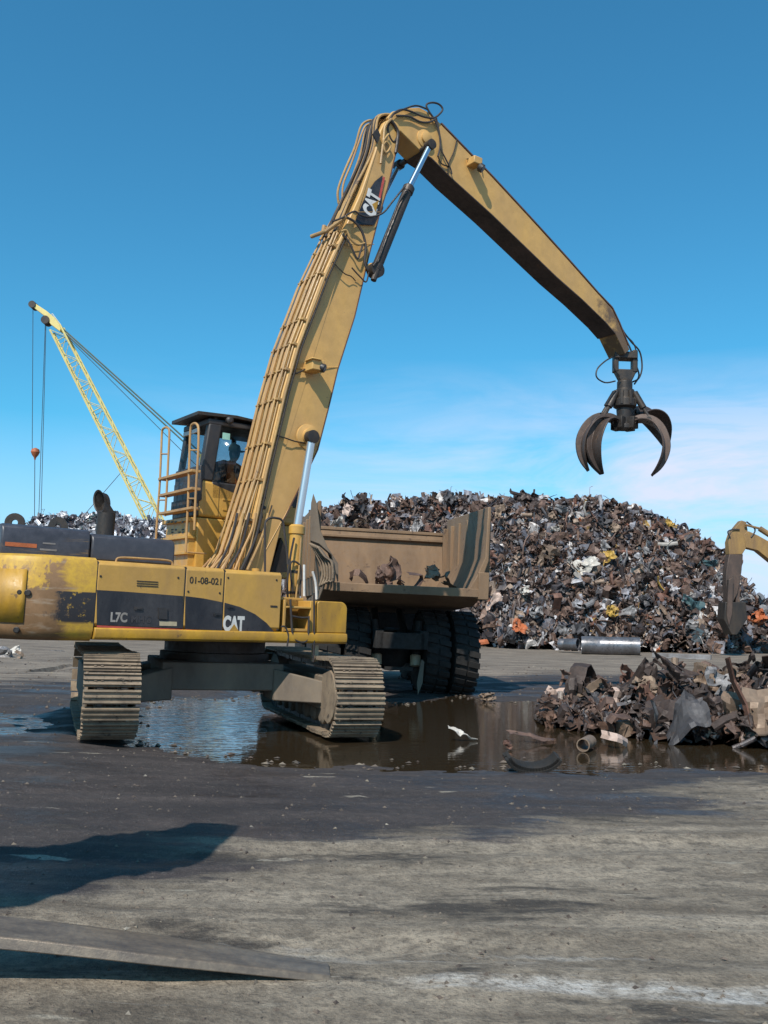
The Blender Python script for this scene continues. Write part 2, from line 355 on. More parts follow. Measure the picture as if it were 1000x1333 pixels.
rail([(378, 780), (379, 800), (381, 826), (386, 834), (396, 836), (401, 828), (402, 802)], -1.52, .016, 'handrail', HOSE)
rail([(380, 802), (391, 804), (402, 804)], -1.52, .014, 'handrail', HOSE)
rail([(409, 772), (409, 800), (409, 835), (408, 862)], -1.52, .014, 'handrail', HOSE)
rail([(366, 816), (371, 816), (375, 826), (374, 842)], -1.53, .013, 'handrail', HOSE)
rail([(396, 776), (396, 755), (396, 735)], -1.3, .018, 'white_rail', WHT)
rail([(412, 780), (411, 760), (407, 744)], -1.25, .018, 'white_rail', WHT)
rail([(149, 739), (151, 731), (157, 726), (190, 727.5), (222, 730.5), (223, 740)], -1.38, .014, 'handrail', RAIL)
mb = MB(); p = LV(410, 850, -1.3); mb.box(p.x-.03, p.x+.03, -1.35, -1.25, .98, ZB); mb.build('support_post', STICKER, ex)

# engine hood
hz = LV(170, 698, -.95).z; uh1 = LV(228, 720, -.95).x; uhm = LV(118, 720, -.95).x
print('HOOD', hz, uh1, uhm)
def hood(a, b_, z1, nm):
    mb = MB(); s = [(-.95, ZT+.02), (-.95, z1-.1), (-.92, z1-.03), (-.85, z1), (.9, z1), (.95, z1-.05), (.95, ZT+.02)]
    mb.prism(s, lambda y, z: (a, y, z), lambda y, z: (b_, y, z)); return mb.build(nm, HOODM, ex, bevel=.025)
def hood_mat():
    m, t, b = nt('hood_black'); g = NG(t); v = g.coord((.5, 1, 2.2)); n = g.noise(v, 1.6, 8, .7, .6); n2 = g.noise(g.coord(), 7, 6, .7)
    c = g.mix(g.ramp(n, [(.54, 0.0), (.62, .8)]), (.032, .032, .040), (.26, .16, .05))
    c = g.mix(g.ramp(n2, [(.3, .6), (.6, 0.0)]), c, (.075, .075, .09)); x = g.sep(g.coord())
    yes = g.math('MULTIPLY', g.math('SUBTRACT', uhm, x[0]), 20, True)
    c = g.mix(yes, g.mix(g.ramp(n2, [(.3, .5), (.6, 0.0)]), (.036, .036, .044), (.07, .07, .08)), c)
    g.link(c, b.inputs['Base Color']); b.inputs['Roughness'].default_value = .42; g.bump(n2, b, .1, .01); return m
HOODM = hood_mat()
hA = hood(-3.35, uhm-.008, hz+.04, 'engine_hood'); hB = hood(uhm+.008, uh1, hz, 'engine_hood')
mb = MB(); z = LV(30, 710, -.96).z; mb.box(-3.3, LV(48, 712, -.96).x, -.955, -.94, z-.02, z+.03); mb.build('rust_strip', SM['orange'], hA)
mb = MB(); a = LV(52, 715, -.955); b_ = LV(74, 715, -.955); mb.box(a.x, b_.x, -.954, -.949, a.z-.012, a.z+.012); mb.box(a.x+.03, b_.x-.02, -.954, -.949, a.z+.07, a.z+.09); mb.build('scuffed_marking', SM['pale grey'], hA)
for (px, py) in ((19, 686), (76, 684)):
    p = LV(px, py, -.3); M = Matrix.Translation((p.x, -.3, hz+.1)) @ Matrix.Rotation(R_(-22), 4, 'Z')
    mb = MB(); ns = 20; vs = []; fs = []
    for k in range(ns):
        a = 2*math.pi*k/ns
        for (rr, yy) in ((.125, -.03), (.125, .03), (.04, .03), (.04, -.03)): vs.append((rr*math.cos(a), yy, rr*math.sin(a)))
    for k in range(ns):
        for j in range(4): fs.append((4*k+j, 4*((k+1) % ns)+j, 4*((k+1) % ns)+(j+1) % 4, 4*k+(j+1) % 4))
    mb.add(vs, fs, M); mb.box(-.12, .12, -.03, .03, -.14, -.06, M); mb.build('lifting_lug', DKM, ex)
# exhaust stack
p = LV(137, 690, -.1); z1 = LV(137, 668, -.1).z; z2 = LV(128, 650, -.1).z
mb = MB(); r = .125
mb.tube([(p.x, -.1, hz), (p.x, -.1, z1)], r, 24, True)
# mitred elbow with a slanted open mouth facing the rear
A = Vector((p.x, -.1, z1)); n = 24; rA = []; rB = []; rC = []; ax_ = Vector((-.60, 0, .80)); nn_ = Vector((-.93, -.36, .05)).normalized(); P0_ = A+Vector((-r, 0, .02))
for k in range(n):
    a = 2*math.pi*k/n; q = A+Vector((r*math.cos(a), r*math.sin(a), 0)); t_ = max(.005, (P0_-q).dot(nn_)/ax_.dot(nn_)); e = q+ax_*t_; rA.append(q); rB.append(e)
cB = sum(rB, Vector())/n
rC = [cB+(e-cB)*.86-nn_*.01 for e in rB]; rD = [cB+(e-cB)*.8-nn_*.12 for e in rB]
mb.add([tuple(v_) for v_ in rA+rB+rC+rD], [(b_*n+k, b_*n+(k+1) % n, (b_+1)*n+(k+1) % n, (b_+1)*n+k) for b_ in range(3) for k in range(n)]+[tuple(range(3*n, 4*n))])
mb.build('exhaust_stack', DKM, ex)

# --- cab riser and cab
VC0, VC1 = .45, 1.45
ur = LV(256, 700, VC0).x; zr = LV(256, 673, VC0).z; zm = LV(262, 623, VC0).z; zc = LV(284, 552, VC0).z
print('CAB', ur, zr, zm, zc)
uf = ur+1.75
mb = MB(); mb.box(ur, uf, VC0, VC1, ZT, zr); mb.build('cab_riser', YEL, ex, bevel=.02)
rz = mb
for k, (py, hh) in enumerate(((677, .05), (700, .035), (720, .035), (738, .035))):
    z = LU(230, py, ur-.1).z; mb = MB(); mb.box(ur-.16, ur-.002, VC0+.03, VC1+.06, z-hh, z+.01); mb.build('riser_step', YEL, ex, bevel=.006)
mb = MB(); mb.box(ur-.1, ur-.001, VC0+.06, VC1, ZT, zr-.01); mb.build('step_back', YEL, ex)
for j, py in enumerate((680, 689.5, 693)):
    for k in range(5):
        if (k+j) % 5 == 3: continue
        q = LU(224+k*4.6, py, ur-.105); mb = MB(); mb.box(ur-.106-(.062 if j == 0 else 0), ur-.102-(.062 if j == 0 else 0), q.y-.045, q.y+.035, q.z-.012, q.z+.012); mb.build('warning_marking', DKM, ex)
# lower cab, yellow, profile in (u,z)
mb = MB(); lo = [(ur, zr+.012), (uf, zr+.012), (uf+.05, zm-.3), (ur+.55, zm-.14), (ur+.02, zm), (ur-.03, zm)]
zfr = zm-.28
lo = [(ur+.01, zr+.012), (uf, zr+.012), (uf+.05, zfr), (ur+.75, zm-.16), (ur+.25, zm-.02), (ur, zm)]
mb.prism(lo, lambda a, b: (a, VC0, b), lambda a, b: (a, VC1, b)); cabl = mb.build('cab_lower_body', YEL, ex, bevel=.05, seg=3)
a = LV(288, 646, VC0); 
for py in (647, 660):
    mb = MB(); q = LV(290, py, VC0); mb.box(q.x, uf-.1, VC0-.012, VC0-.001, q.z-.05, q.z-.02); mb.build('louvre', YEL, cabl)
mb = MB(); mb.box(ur+.33, ur+.336, VC0-.004, VC0-.001, zr+.03, zm-.06); mb.build('door_seam', DKM, cabl)
# shell: posts and beams around glazing, roof
mb = MB(); up_ = zc; t_ = .09
def post(u, v, lean, w=.09, d=.11, z0=zm-.02, z1=None):
    z1 = z1 or up_; mb.prism([(u, v), (u+w, v), (u+w, v+d), (u, v+d)], lambda a, b: (a, b, z0), lambda a, b: (a+lean, b, z1))
post(ur, VC0, .10, .22, .14); post(ur, VC1-.12, .10, .09, .12)
post(uf-.06, VC0, -.02, .08, .07, zfr-.02); post(uf-.06, VC1-.07, -.02, .08, .07, zfr-.02)
post(ur+.95, VC1-.07, 0, .08, .07, zm-.2)
mb.box(ur+.08, uf-.02, VC0, VC1, zc-.02, zc+.08)           # roof slab
mb.box(ur+.2, uf, VC0, VC0+.06, zm-.3, zm-.02)
mb.box(ur-.01, ur+.06, VC0, VC1, zm-.35, zm+.22)             # rear lower panel, black
mb.box(ur+.0, ur+.1, VC0+.1, VC1, zm-.04, zm+.2)
mb.box(ur-.02, ur+.03, VC0+.02, VC1+.0, zr+.02, zm-.0)
sh = mb.build('cab_shell', BLK, ex, bevel=.035, seg=3)
mb = MB(); mb.box(ur-.055, ur-.022, VC0+.16, VC1-.03, zr+.1, zm-.3); mb.build('rear_grille', DKM, sh)
# glass panes
def pane(vs, nm='window_glass'):
    mb = MB(); mb.add(vs, [(0, 1, 2, 3)]); return mb.build(nm, GLASS, sh, solid=.008)
pane([(ur+.2, VC0+.02, zm-.04), (uf-.05, VC0+.02, zfr), (uf-.06, VC0+.02, zc), (ur+.3, VC0+.02, zc)])
pane([(ur+.02, VC0+.12, zm+.2), (ur+.02, VC1-.1, zm+.2), (ur+.11, VC1-.1, zc-.02), (ur+.11, VC0+.12, zc-.02)])
pane([(ur+.1, VC1-.02, zm-.04), (uf-.05, VC1-.02, zfr), (uf-.06, VC1-.02, zc), (ur+.2, VC1-.02, zc)])
pane([(uf+.01, VC0+.05, zfr), (uf+.01, VC1-.05, zfr), (uf-.03, VC1-.05, zc), (uf-.03, VC0+.05, zc)])
q = LV(290, 563, VC0+.01); q2 = LV(299, 573, VC0+.01)
mb = MB(); mb.box(q.x, q2.x, VC0+.005, VC0+.012, q2.z, q.z); mb.build('mint_sticker', MINT, sh)
mb = MB(); mb.box(ur+.06, ur+.1, VC0+.35, VC1-.06, zc-.1, zc-.03); mb.build('white_lamp_bar', WHT, sh, bevel=.01)
# roof visor plate on stand-offs
a = .14; zv = zc+.12
mb = MB(); mb.prism([(ur-.12, zv+.03), (ur+.55, zv+.06), (uf+.1, zv-.02), (uf+.1, zv-.06), (ur+.55, zv+.01), (ur-.12, zv-.03)], lambda u, z: (u, VC0-.04, z), lambda u, z: (u, VC1+.02, z))
for u in (ur+.2, uf-.3):
    for v in (VC0+.05, VC1-.1): mb.box(u, u+.05, v, v+.05, zc+.07, zv+.02)
mb.build('roof_guard', DKM, ex, bevel=.006)
mb = MB(); q = LV(297, 548, VC0-.02); mb.lathe((q.x, VC0-.03, q.z), (0, -1, 0), [(.03, 0), (.06, .02), (.06, .07), (.03, .09)], 14); mb.build('roof_lamp', BLK, ex)
# seat
mb = MB(); mb.box(ur+.55, ur+1.0, .72, 1.15, zr+.3, zr+.42); mb.box(ur+.48, ur+.58, .72, 1.15, zr+.4, zr+1.0); mb.build('seat', BLK, ex, bevel=.03)
# ladder behind the cab
def loopU(pts, u, r, nm, mat=RAIL):
    mb = MB(); mb.tube(spline([LU(x, y, u) for x, y in pts], 5), r, 8); return mb.build(nm, mat, ex)
UL = ur-.3
loopU([(203, 703), (205, 670), (208, 630), (210, 585), (211, 562), (214, 557), (218, 557), (220.5, 563), (219, 600), (217, 640), (215, 672)], UL, .019, 'ladder_rail')
loopU([(242, 719), (243, 690), (245, 650), (246.5, 600), (248, 560), (251, 552), (256, 552), (258.5, 560), (258, 590), (255, 640), (253, 690)], UL, .019, 'ladder_rail')
for py in (624, 645.5, 669):
    a = LU(208, py, UL); b_ = LU(251, py-1, UL); mb = MB(); mb.box(UL-.03, UL+.12, b_.y, a.y, a.z-.02, a.z+.02); mb.build('ladder_step', RAIL, ex, bevel=.005)
for (x0, x1, py) in ((210, 219, 591), (248, 258, 586), (207, 216, 651), (245, 254, 649)):
    mb = MB(); mb.tube([LU(x0, py, UL), LU(x1, py, UL)], .013, 6); mb.build('ladder_rung', RAIL, ex)
mb = MB(); a = LU(244, 719, UL); mb.tube([a, (ur, a.y, a.z)], .015, 6); mb.build('ladder_bracket', RAIL, ex)

# --- boom
def hw(z): return .375 - max(0, min(1, (z-7.0)/3.3))*.12
BV = -.37
def LB(px, py):
    p = LV(px, py, BV)
    for _ in range(3): p = LV(px, py, -hw(p.z))
    return p
outl = [(312, 775), (316, 745), (321, 712), (343, 615), (368, 510), (384, 453), (418, 363), (447, 301), (470, 250), (489, 195), (495, 170), (501, 158), (510, 154), (518, 160), (521, 170),
        (516, 203), (505, 245), (494, 281), (480, 336), (471, 375), (462, 413), (440, 482), (428, 532), (414, 586), (393, 630), (368, 680), (352, 745), (346, 775)]
bp = [LB(*q) for q in outl]
mb = MB(); mb.prism([(p.x, p.z) for p in bp], lambda a, b: (a, -hw(b), b), lambda a, b: (a, hw(b), b))
boom = mb.build('boom', YELB, ex, bevel=.018)
print('BOOM', [(round(p.x, 2), round(p.z, 2)) for p in bp])
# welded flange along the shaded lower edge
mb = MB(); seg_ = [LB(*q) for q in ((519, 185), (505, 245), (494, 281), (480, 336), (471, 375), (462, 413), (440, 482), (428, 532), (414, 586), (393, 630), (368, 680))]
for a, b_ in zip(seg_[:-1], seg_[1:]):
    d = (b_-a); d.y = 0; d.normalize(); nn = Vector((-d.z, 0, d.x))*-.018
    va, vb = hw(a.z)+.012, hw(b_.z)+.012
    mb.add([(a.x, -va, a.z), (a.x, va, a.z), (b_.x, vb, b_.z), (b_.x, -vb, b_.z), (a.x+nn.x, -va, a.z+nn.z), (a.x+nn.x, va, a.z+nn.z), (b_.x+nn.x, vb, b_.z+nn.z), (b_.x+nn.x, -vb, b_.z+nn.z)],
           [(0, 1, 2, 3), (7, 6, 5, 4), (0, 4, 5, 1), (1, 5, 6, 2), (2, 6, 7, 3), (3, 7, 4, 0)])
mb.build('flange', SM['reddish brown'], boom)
def bplate(pts, off, nm, mat, th=.004, parent=boom):
    P = [LB(*q) for q in pts]; mb = MB(); mb.prism([(p.x, p.z) for p in P], lambda a, b: (a, -hw(b)-off, b), lambda a, b: (a, -hw(b)-off-th, b)); return mb.build(nm, mat, parent)
bplate([(498, 228), (488, 236), (478, 251), (470, 268), (461, 292), (475, 292.5), (487, 293), (493, 281), (497, 262)], .001, 'black_decal', DECAL)
bplate([(498.5, 230), (501, 231), (494.5, 262), (492, 261)], .006, 'red_pinstripe', REDP)
bplate([(484, 266), (492.5, 261), (488.5, 276)], .014, 'logo_triangle', YEL2)
pa = LB(486.5, 284); pb = LB(494.5, 254); dd = Vector((pb.x-pa.x, 0, pb.z-pa.z)); an = math.atan2(dd.z, dd.x)
text('CAT', .34, Matrix.Translation((pa.x, -hw((pa.z+pb.z)/2)-.011, pa.z)) @ Matrix.Rotation(-an, 4, 'Y') @ RX, WHT, boom, 'logo_lettering', .02, .002, .66)
for a_, b_ in (((330, 745), (398, 622)), ((376, 480), (441, 478)), ((437, 318), (487, 318)), ((459, 276), (495, 276))):
    P = [LB(a_[0]+(b_[0]-a_[0])*k/6, a_[1]+(b_[1]-a_[1])*k/6) for k in range(7)]; mb = MB(); mb.tube([Vector((p.x, p.y-.001, p.z)) for p in P][1:-1] if a_[0] == 330 else [Vector((p.x, p.y-.001, p.z)) for p in P], .007, 5); mb.build('weld_seam', YELB, boom)
# collar pads and pins
def boss(px, py, r, nm='pin_boss', mat=YELB, depth=.12, LBf=LB, parent=boom):
    p = LBf(px, py); mb = MB(); mb.lathe((p.x, p.y, p.z), (0, -1, 0), [(r*1.6, -.01), (r*1.55, .02), (r, .04), (r, depth), (r*.6, depth+.015)], 24)
    mb.lathe((p.x, -p.y, p.z), (0, 1, 0), [(r*1.6, -.01), (r*1.55, .02), (r, .04), (r, depth), (r*.6, depth+.015)], 24); return mb.build(nm, mat, parent), p
boss(401, 569, .13)
boss(485, 352, .08)
# work light bracket with its lamp box
def lampbox(px, py, LBf, parent, s=.12, hwf=None):
    p = LBf(px, py); mb = MB(); mb.box(p.x-s*.9, p.x+s*.9, p.y-.26, p.y+.01, p.z-s*.7, p.z+s*.7); mb.box(p.x-s*1.2, p.x+s*.3, p.y-.3, p.y-.05, p.z+s*.55, p.z+s*.75)
    mb.build('lamp_bracket', YELB, parent, bevel=.015)
    mb = MB(); mb.lathe((p.x+s*.4, p.y-.2, p.z-s*.1), (.6, -.6, -.3), [(.04, 0), (.07, .03), (.07, .09), (.06, .1)], 14); mb.build('work_lamp', BLK, parent)
lampbox(404, 479, LB, boom)
# splatter holes / bolt heads low on the boom
for (px, py) in ((344, 648), (341, 658), (344, 661), (340, 673), (336, 690)):
    p = LB(px, py); mb = MB(); mb.lathe((p.x, p.y, p.z), (0, -1, 0), [(.028, -.01), (.028, .012), (.02, .016)], 8); mb.build('bolt', DKM, boom)
# pipe work on the top face: eight pipes, clamps
path = [(322, 712), (343, 615), (368, 510), (384, 453), (418, 363), (445, 303)]
P0 = [LB(*q) for q in path]
def offp(i, v, out):
    a = P0[max(i-1, 0)]; b_ = P0[min(i+1, len(P0)-1)]; d = Vector((b_.x-a.x, 0, b_.z-a.z)).normalized(); nn = Vector((-d.z, 0, d.x))
    p = P0[i]; return Vector((p.x, v, p.z))+nn*out
for k in range(12):
    v = -.34+.0615*k; out = .022+.015*((k*5) % 3); s_ = hw(P0[-1].z)/.375
    pts = [Vector((P0[0].x-.22-.05*(k % 3), v*1.05-.05, ZT+.02))+Vector((-.12, 0, 0)), offp(0, v, out+.12)+Vector((-.03, 0, -.12))]+[offp(i, v, out) for i in range(1, 5)]+[offp(5, v*.8, out+.02)]
    mb = MB(); mb.tube(pts, [.02]*2+[.021 if k % 2 else .015]*5, 8); mb.build('hydraulic_pipe', PIPE if k % 4 != 3 else RAIL, boom)
# two bare pipes lying on the near face edge
for k, (dx, r, mt) in enumerate(((3, .018, DKM), (-1.5, .022, PIPE))):
    pts = [LB(x+dx+4, y) for x, y in path]; pts = [Vector((p.x, p.y-.035, p.z)) for p in pts]
    mb = MB(); mb.tube([Vector((pts[0].x-.16, pts[0].y-.02, ZT+.03))]+pts, r, 8); mb.build('hydraulic_pipe', mt, boom)
def interp(tt):
    i = min(int(tt), len(P0)-2); f = tt-i; return P0[i].lerp(P0[i+1], f)
for tt in (.35, .9, 1.35, 1.9, 2.5, 3.05, 3.4, 4.1, 4.7):
    p = interp(tt); i = int(tt); d = (P0[min(i+1, 5)]-P0[i]); d.y = 0; d.normalize(); nn = Vector((-d.z, 0, d.x))
    w = hw(p.z); M = Matrix(((d.x, 0, nn.x, p.x), (0, 1, 0, 0), (d.z, 0, nn.z, p.z), (0, 0, 0, 1)))
    mb = MB(); mb.box(-.012, .012, -w+.02, w-.02, 0, .066, M); mb.box(-.02, .02, -w-.02, -w+.04, -.02, .055, M)
    for q in range(3): mb.cyl((0, -w+.10+q*.24, .06), (0, -w+.10+q*.24, .095), .016, 6, M=M)
    mb.build('pipe_clamp', PIPE, boom)
# collar of hoses where the pipes end
pc = LB(447, 301); pl = Vector((pc.x, 0, pc.z))
for k in range(9):
    v0 = -.3+.07*k; rnd = random.Random(k)
    st = offp(5, v0*.8, .05+.02*(k % 3)); up1 = LB(470-rnd.random()*4, 252); up2 = LB(489+rnd.random()*3, 196); up3 = LB(500, 160)
    nn = Vector((-.95, 0, .3)); pts = [st, Vector((up1.x, v0*.75, up1.z))+nn*(.04+.07*rnd.random()), Vector((up2.x, v0*.7, up2.z))+nn*(.03+.07*rnd.random()), Vector((up3.x, v0*.6, up3.z))+Vector((-.06, 0, .08+.08*rnd.random())), Vector((up3.x+.35, v0*.5, up3.z+.28+.08*rnd.random()))]
    mb = MB(); mb.tube(spline(pts, 6), .022, 8); mb.build('hose', HOSE if k % 2 else PIPE, boom)
mb = MB(); a = LB(420, 296); b_ = LB(448, 284)
mb.tube([Vector((a.x+.14, .25, a.z+.08)), Vector((a.x+.18, -.15, a.z+.05)), Vector((b_.x, -hw(b_.z)-.07, b_.z))], .035, 10); mb.build('hose_manifold', PIPE, boom)
mb = MB(); q = LV(417, 296, .1); mb.cyl((q.x+.08, .1, q.z-.02), (q.x+.38, .1, q.z+.05), .05, 12); mb.cyl((q.x+.06, .1, q.z-.08), (q.x+.08, .1, q.z+.05), .04, 10); mb.build('valve_block', PIPE, boom)
def hoseB(pts, r=.018, mat=HOSE, off=.07, parent=boom, LBf=LB, nm='hose'):
    P = []
    for i, q in enumerate(pts):
        p = LBf(q[0], q[1]); o = q[2] if len(q) > 2 else off; P.append(Vector((p.x, p.y-o, p.z)))
    mb = MB(); mb.tube(spline(P, 6), r, 7); return mb.build(nm, mat, parent)
hoseB([(446, 284), (458, 290), (468, 303), (473, 322), (472, 345), (480, 358)], .022)
hoseB([(430, 290), (443, 285), (458, 277), (467, 282), (478, 284), (492, 281, .14), (502, 268, .2), (514, 250, .3)], .016)
hoseB([(441, 303), (448, 302), (453, 312), (462, 320), (472, 318)], .02, PIPE)
hoseB([(443, 306), (452, 318), (462, 338), (466, 330), (470, 318)], .016)
hoseB([(455, 350), (466, 362), (474, 368), (478, 350)], .013)
hoseB([(432, 341), (447, 356), (456, 360), (462, 366)], .010, DKM, .02)
hoseB([(377, 487), (386, 486), (396, 481)], .011, DKM, .03)
hoseB([(359, 567), (371, 571), (383, 575), (396, 577)], .011, DKM, .04)
hoseB([(328, 695), (334, 695), (342, 688), (347, 676), (353, 658)], .011, DKM, .03)
hoseB([(497, 190), (501, 186), (506, 193), (500, 200), (497, 186), (504, 176)], .02, PIPE, .05)
hoseB([(494, 214), (498, 180), (500, 165), (508, 156)], .022, PIPE, .04)
hoseB([(514, 200), (517, 176), (514, 166), (508, 158)], .028, DKM, .03)
# outlet hose loop standing off the back of the boom
mb = MB(); mb.tube(spline([LV(x, y, .2) for x, y in ((441, 265), (440, 248), (449, 222), (462, 192), (470, 165), (480, 157), (489, 158))], 6), .022, 8); mb.build('hose', PIPE, boom)
mb = MB(); mb.tube(spline([LV(x, y, .05) for x, y in ((446, 262), (447, 240), (458, 212), (467, 186), (476, 164), (488, 162))], 6), .018, 8); mb.build('hose', RAIL, boom)
# blackened parts at the boom head
bplate([(483, 176), (489, 168), (493, 178), (489, 188)], .03, 'grease_plate', DKM, .03)
# foot hoses
for k in range(6):
    rnd = random.Random(k+40); x = 282+k*8
    mb = MB(); a = LV(x, 742, -.5); b_ = LV(x+12+rnd.random()*6, 712, -.45); c = LV(x+22, 690, -.42)
    mb.tube(spline([a, b_, c, LV(x+27, 668, -.41)], 5), .02, 7); mb.build('hose', (HOSE, PIPE, HOSE, RAIL, HOSE, PIPE)[k], boom)
mb = MB(); q = LV(333, 747, -.9); mb.cyl((q.x, -.9, ZT-.02), (q.x, -.9, ZT+.06), .06, 16); mb.build('filler_cap', YEL, ex)
# dark boom-foot bracket ahead of the boom
mb = MB(); a = [LV(x, y, -.3) for x, y in ((352, 745), (366, 700), (372, 712), (374, 745))]
mb.prism([(p.x, p.z) for p in a], lambda x, z: (x, -.3, z), lambda x, z: (x, .3, z)); mb.build('boom_foot_bracket', DKM, ex)

# --- boom lift cylinders
def cylinder(name, a, m_, b_, r1, r2, mat1, mat2, parent=ex, collar=True):
    mb = MB(); mb.tube([a, m_], r1, 20)
    d = (Vector(m_)-Vector(a)).normalized(); M_ = Vector(m_)
    mb.lathe(M_-d*.14, d, [(r1*1.0, 0), (r1*1.18, .01), (r1*1.18, .12), (r1*.9, .15)], 20)
    mb.lathe(Vector(a), d, [(r1*1.15, 0), (r1*1.15, .1), (r1, .12)], 20)
    body = mb.build(name, mat1, parent)
    mb = MB(); mb.tube([m_, b_], r2, 18); mb.build('piston_rod', mat2, body); return body
for sgn in (-1, 1):
    v = sgn*.62
    a = LV(379, 812, -.62); m_ = LV(387, 684, -.62); b_ = LV(406, 569, -.62)
    a.y = m_.y = b_.y = v; bd = cylinder('lift_cylinder', a, m_, b_, .105, .062, YEL, CHR)
    mb = MB(); mb.lathe((b_.x, v-.07, b_.z), (0, 1, 0), [(.05, 0), (.105, .01), (.105, .13), (.05, .14)], 20); mb.build('rod_eye', DKM, bd)
    if sgn < 0:
        for py in (693, 745, 772):
            p = a.lerp(m_, (812-py)/(812-684)); mb = MB(); dd = (m_-a).normalized(); mb.lathe(p-dd*.02, dd, [(.112, 0), (.112, .04)], 20); mb.build('clamp_band', DKM, bd)
        mb = MB(); mb.tube(spline([LV(x, y, -.76) for x, y in ((383, 700), (378, 725), (374, 760), (376, 790))], 5), .016, 7); mb.build('hose', HOSE, bd)
        mb = MB(); mb.tube(spline([LV(x, y, -.76) for x, y in ((381, 770), (378, 735), (386, 732), (392, 742), (390, 775))], 5), .016, 7); mb.build('hose', HOSE, bd)
        mb = MB(); mb.tube([LV(392, 700, -.76), LV(389, 745, -.76), LV(384, 790, -.76)], .014, 7); mb.build('hose', PIPE, bd)

# --- stick
SW = .225
def stick_mat():
    m = YELB.copy(); m.name = 'stick_paint_with_grimy_end'; t = m.node_tree; g = NG(t); b = t.nodes['Principled BSDF']
    old = b.inputs['Base Color'].links[0].from_socket; X = g.sep(g.coord()); n = g.noise(g.coord(), 2.2, 7, .7)
    xt = LV(800, 430, -SW).x
    k = g.math('MULTIPLY', g.math('ADD', g.math('SUBTRACT', X[0], xt-.35), g.math('MULTIPLY', g.math('SUBTRACT', n, .5), 2.6)), 2.2, True)
    g.link(g.mix(g.math('MULTIPLY', k, .85), old, (.07, .045, .035)), b.inputs['Base Color']); return m
STK = stick_mat()
def LS(px, py): return LV(px, py, -SW)
so = [(505, 152), (511, 145), (526, 140.5), (546, 139.5), (560, 147), (572, 159), (640, 229), (690, 283), (740, 338), (778, 381), (797, 401), (806, 420), (820, 455), (814, 461),
      (801, 434), (788, 419), (757, 389), (724, 360), (640, 279), (588, 232), (562, 206), (546, 195), (522, 171), (510, 165)]
sp = [LS(*q) for q in so]; mb = MB(); mb.prism([(p.x, p.z) for p in sp], lambda a, b: (a, -SW, b), lambda a, b: (a, SW, b)); stick = mb.build('stick', STK, ex, bevel=.014)
tipL = LS(814, 459)
print('STICK tip', tipL)
def sflange(pts, off, nm, mat):
    P = [LS(*q) for q in pts]; mb = MB()
    for a, b_ in zip(P[:-1], P[1:]):
        d = (b_-a).normalized(); nn = Vector((-d.z, 0, d.x))*off; w = SW+.015
        mb.add([(a.x, -w, a.z), (a.x, w, a.z), (b_.x, w, b_.z), (b_.x, -w, b_.z), (a.x+nn.x, -w, a.z+nn.z), (a.x+nn.x, w, a.z+nn.z), (b_.x+nn.x, w, b_.z+nn.z), (b_.x+nn.x, -w, b_.z+nn.z)],
               [(0, 1, 2, 3), (7, 6, 5, 4), (0, 4, 5, 1), (1, 5, 6, 2), (2, 6, 7, 3), (3, 7, 4, 0)])
    mb.build(nm, mat, stick)
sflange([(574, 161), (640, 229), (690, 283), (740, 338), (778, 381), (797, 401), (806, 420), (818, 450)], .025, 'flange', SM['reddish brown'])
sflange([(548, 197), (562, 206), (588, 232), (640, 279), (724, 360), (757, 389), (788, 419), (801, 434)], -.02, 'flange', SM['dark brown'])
boss(553, 181, .11, 'pin_boss', YELB, .08, LS, stick)
mb = MB(); p = LS(613, 214); mb.box(p.x-.1, p.x+.1, -SW-.22, -SW+.01, p.z-.07, p.z+.07); mb.build('lamp_bracket', YELB, stick, bevel=.015)
mb = MB(); p = LS(615, 222); mb.lathe((p.x, -SW-.17, p.z+.02), (.5, -.5, -.5), [(.05, 0), (.08, .03), (.08, .1), (.07, .11)], 14); mb.build('work_lamp', BLK, stick)
# grapple hoses along the top of the stick and the loops at the elbow
for k in range(3):
    pts = [Vector((p.x, -.12+.11*k, p.z))+Vector((.035, 0, .045)) for p in [LS(*q) for q in ((572, 158), (640, 228), (690, 282), (740, 337), (778, 380), (797, 400), (808, 420), (818, 445))]]
    mb = MB(); mb.tube(pts, .016, 7); mb.build('hose', (HOSE, PIPE, HOSE)[k], stick)
def hs(pts, r, mat=HOSE, off=.05): return hoseB(pts, r, mat, off, stick, LS)
hs([(505, 158), (512, 148), (522, 144), (534, 147), (548, 153), (562, 155), (571, 149), (574, 143), (569, 137), (560, 135), (553, 138), (556, 146), (564, 158), (569, 172), (571, 190), (568, 205)], .018)
hs([(510, 150), (525, 143), (540, 139), (555, 144)], .016)
hs([(514, 152), (530, 153), (545, 160), (558, 160), (566, 155)], .018)
hs([(566, 155), (570, 175), (572, 195), (578, 208), (584, 220), (586, 228)], .014)
hs([(594, 182), (590, 198), (584, 212), (582, 226)], .010, DKM, .02)
hs([(569, 205), (574, 214), (582, 217)], .012, DKM, .03)
hs([(606, 208), (618, 207), (624, 214), (626, 224)], .011, DKM, .04)
hs([(506, 160), (503, 168), (506, 180), (511, 186), (516, 178)], .02, DKM, .04)
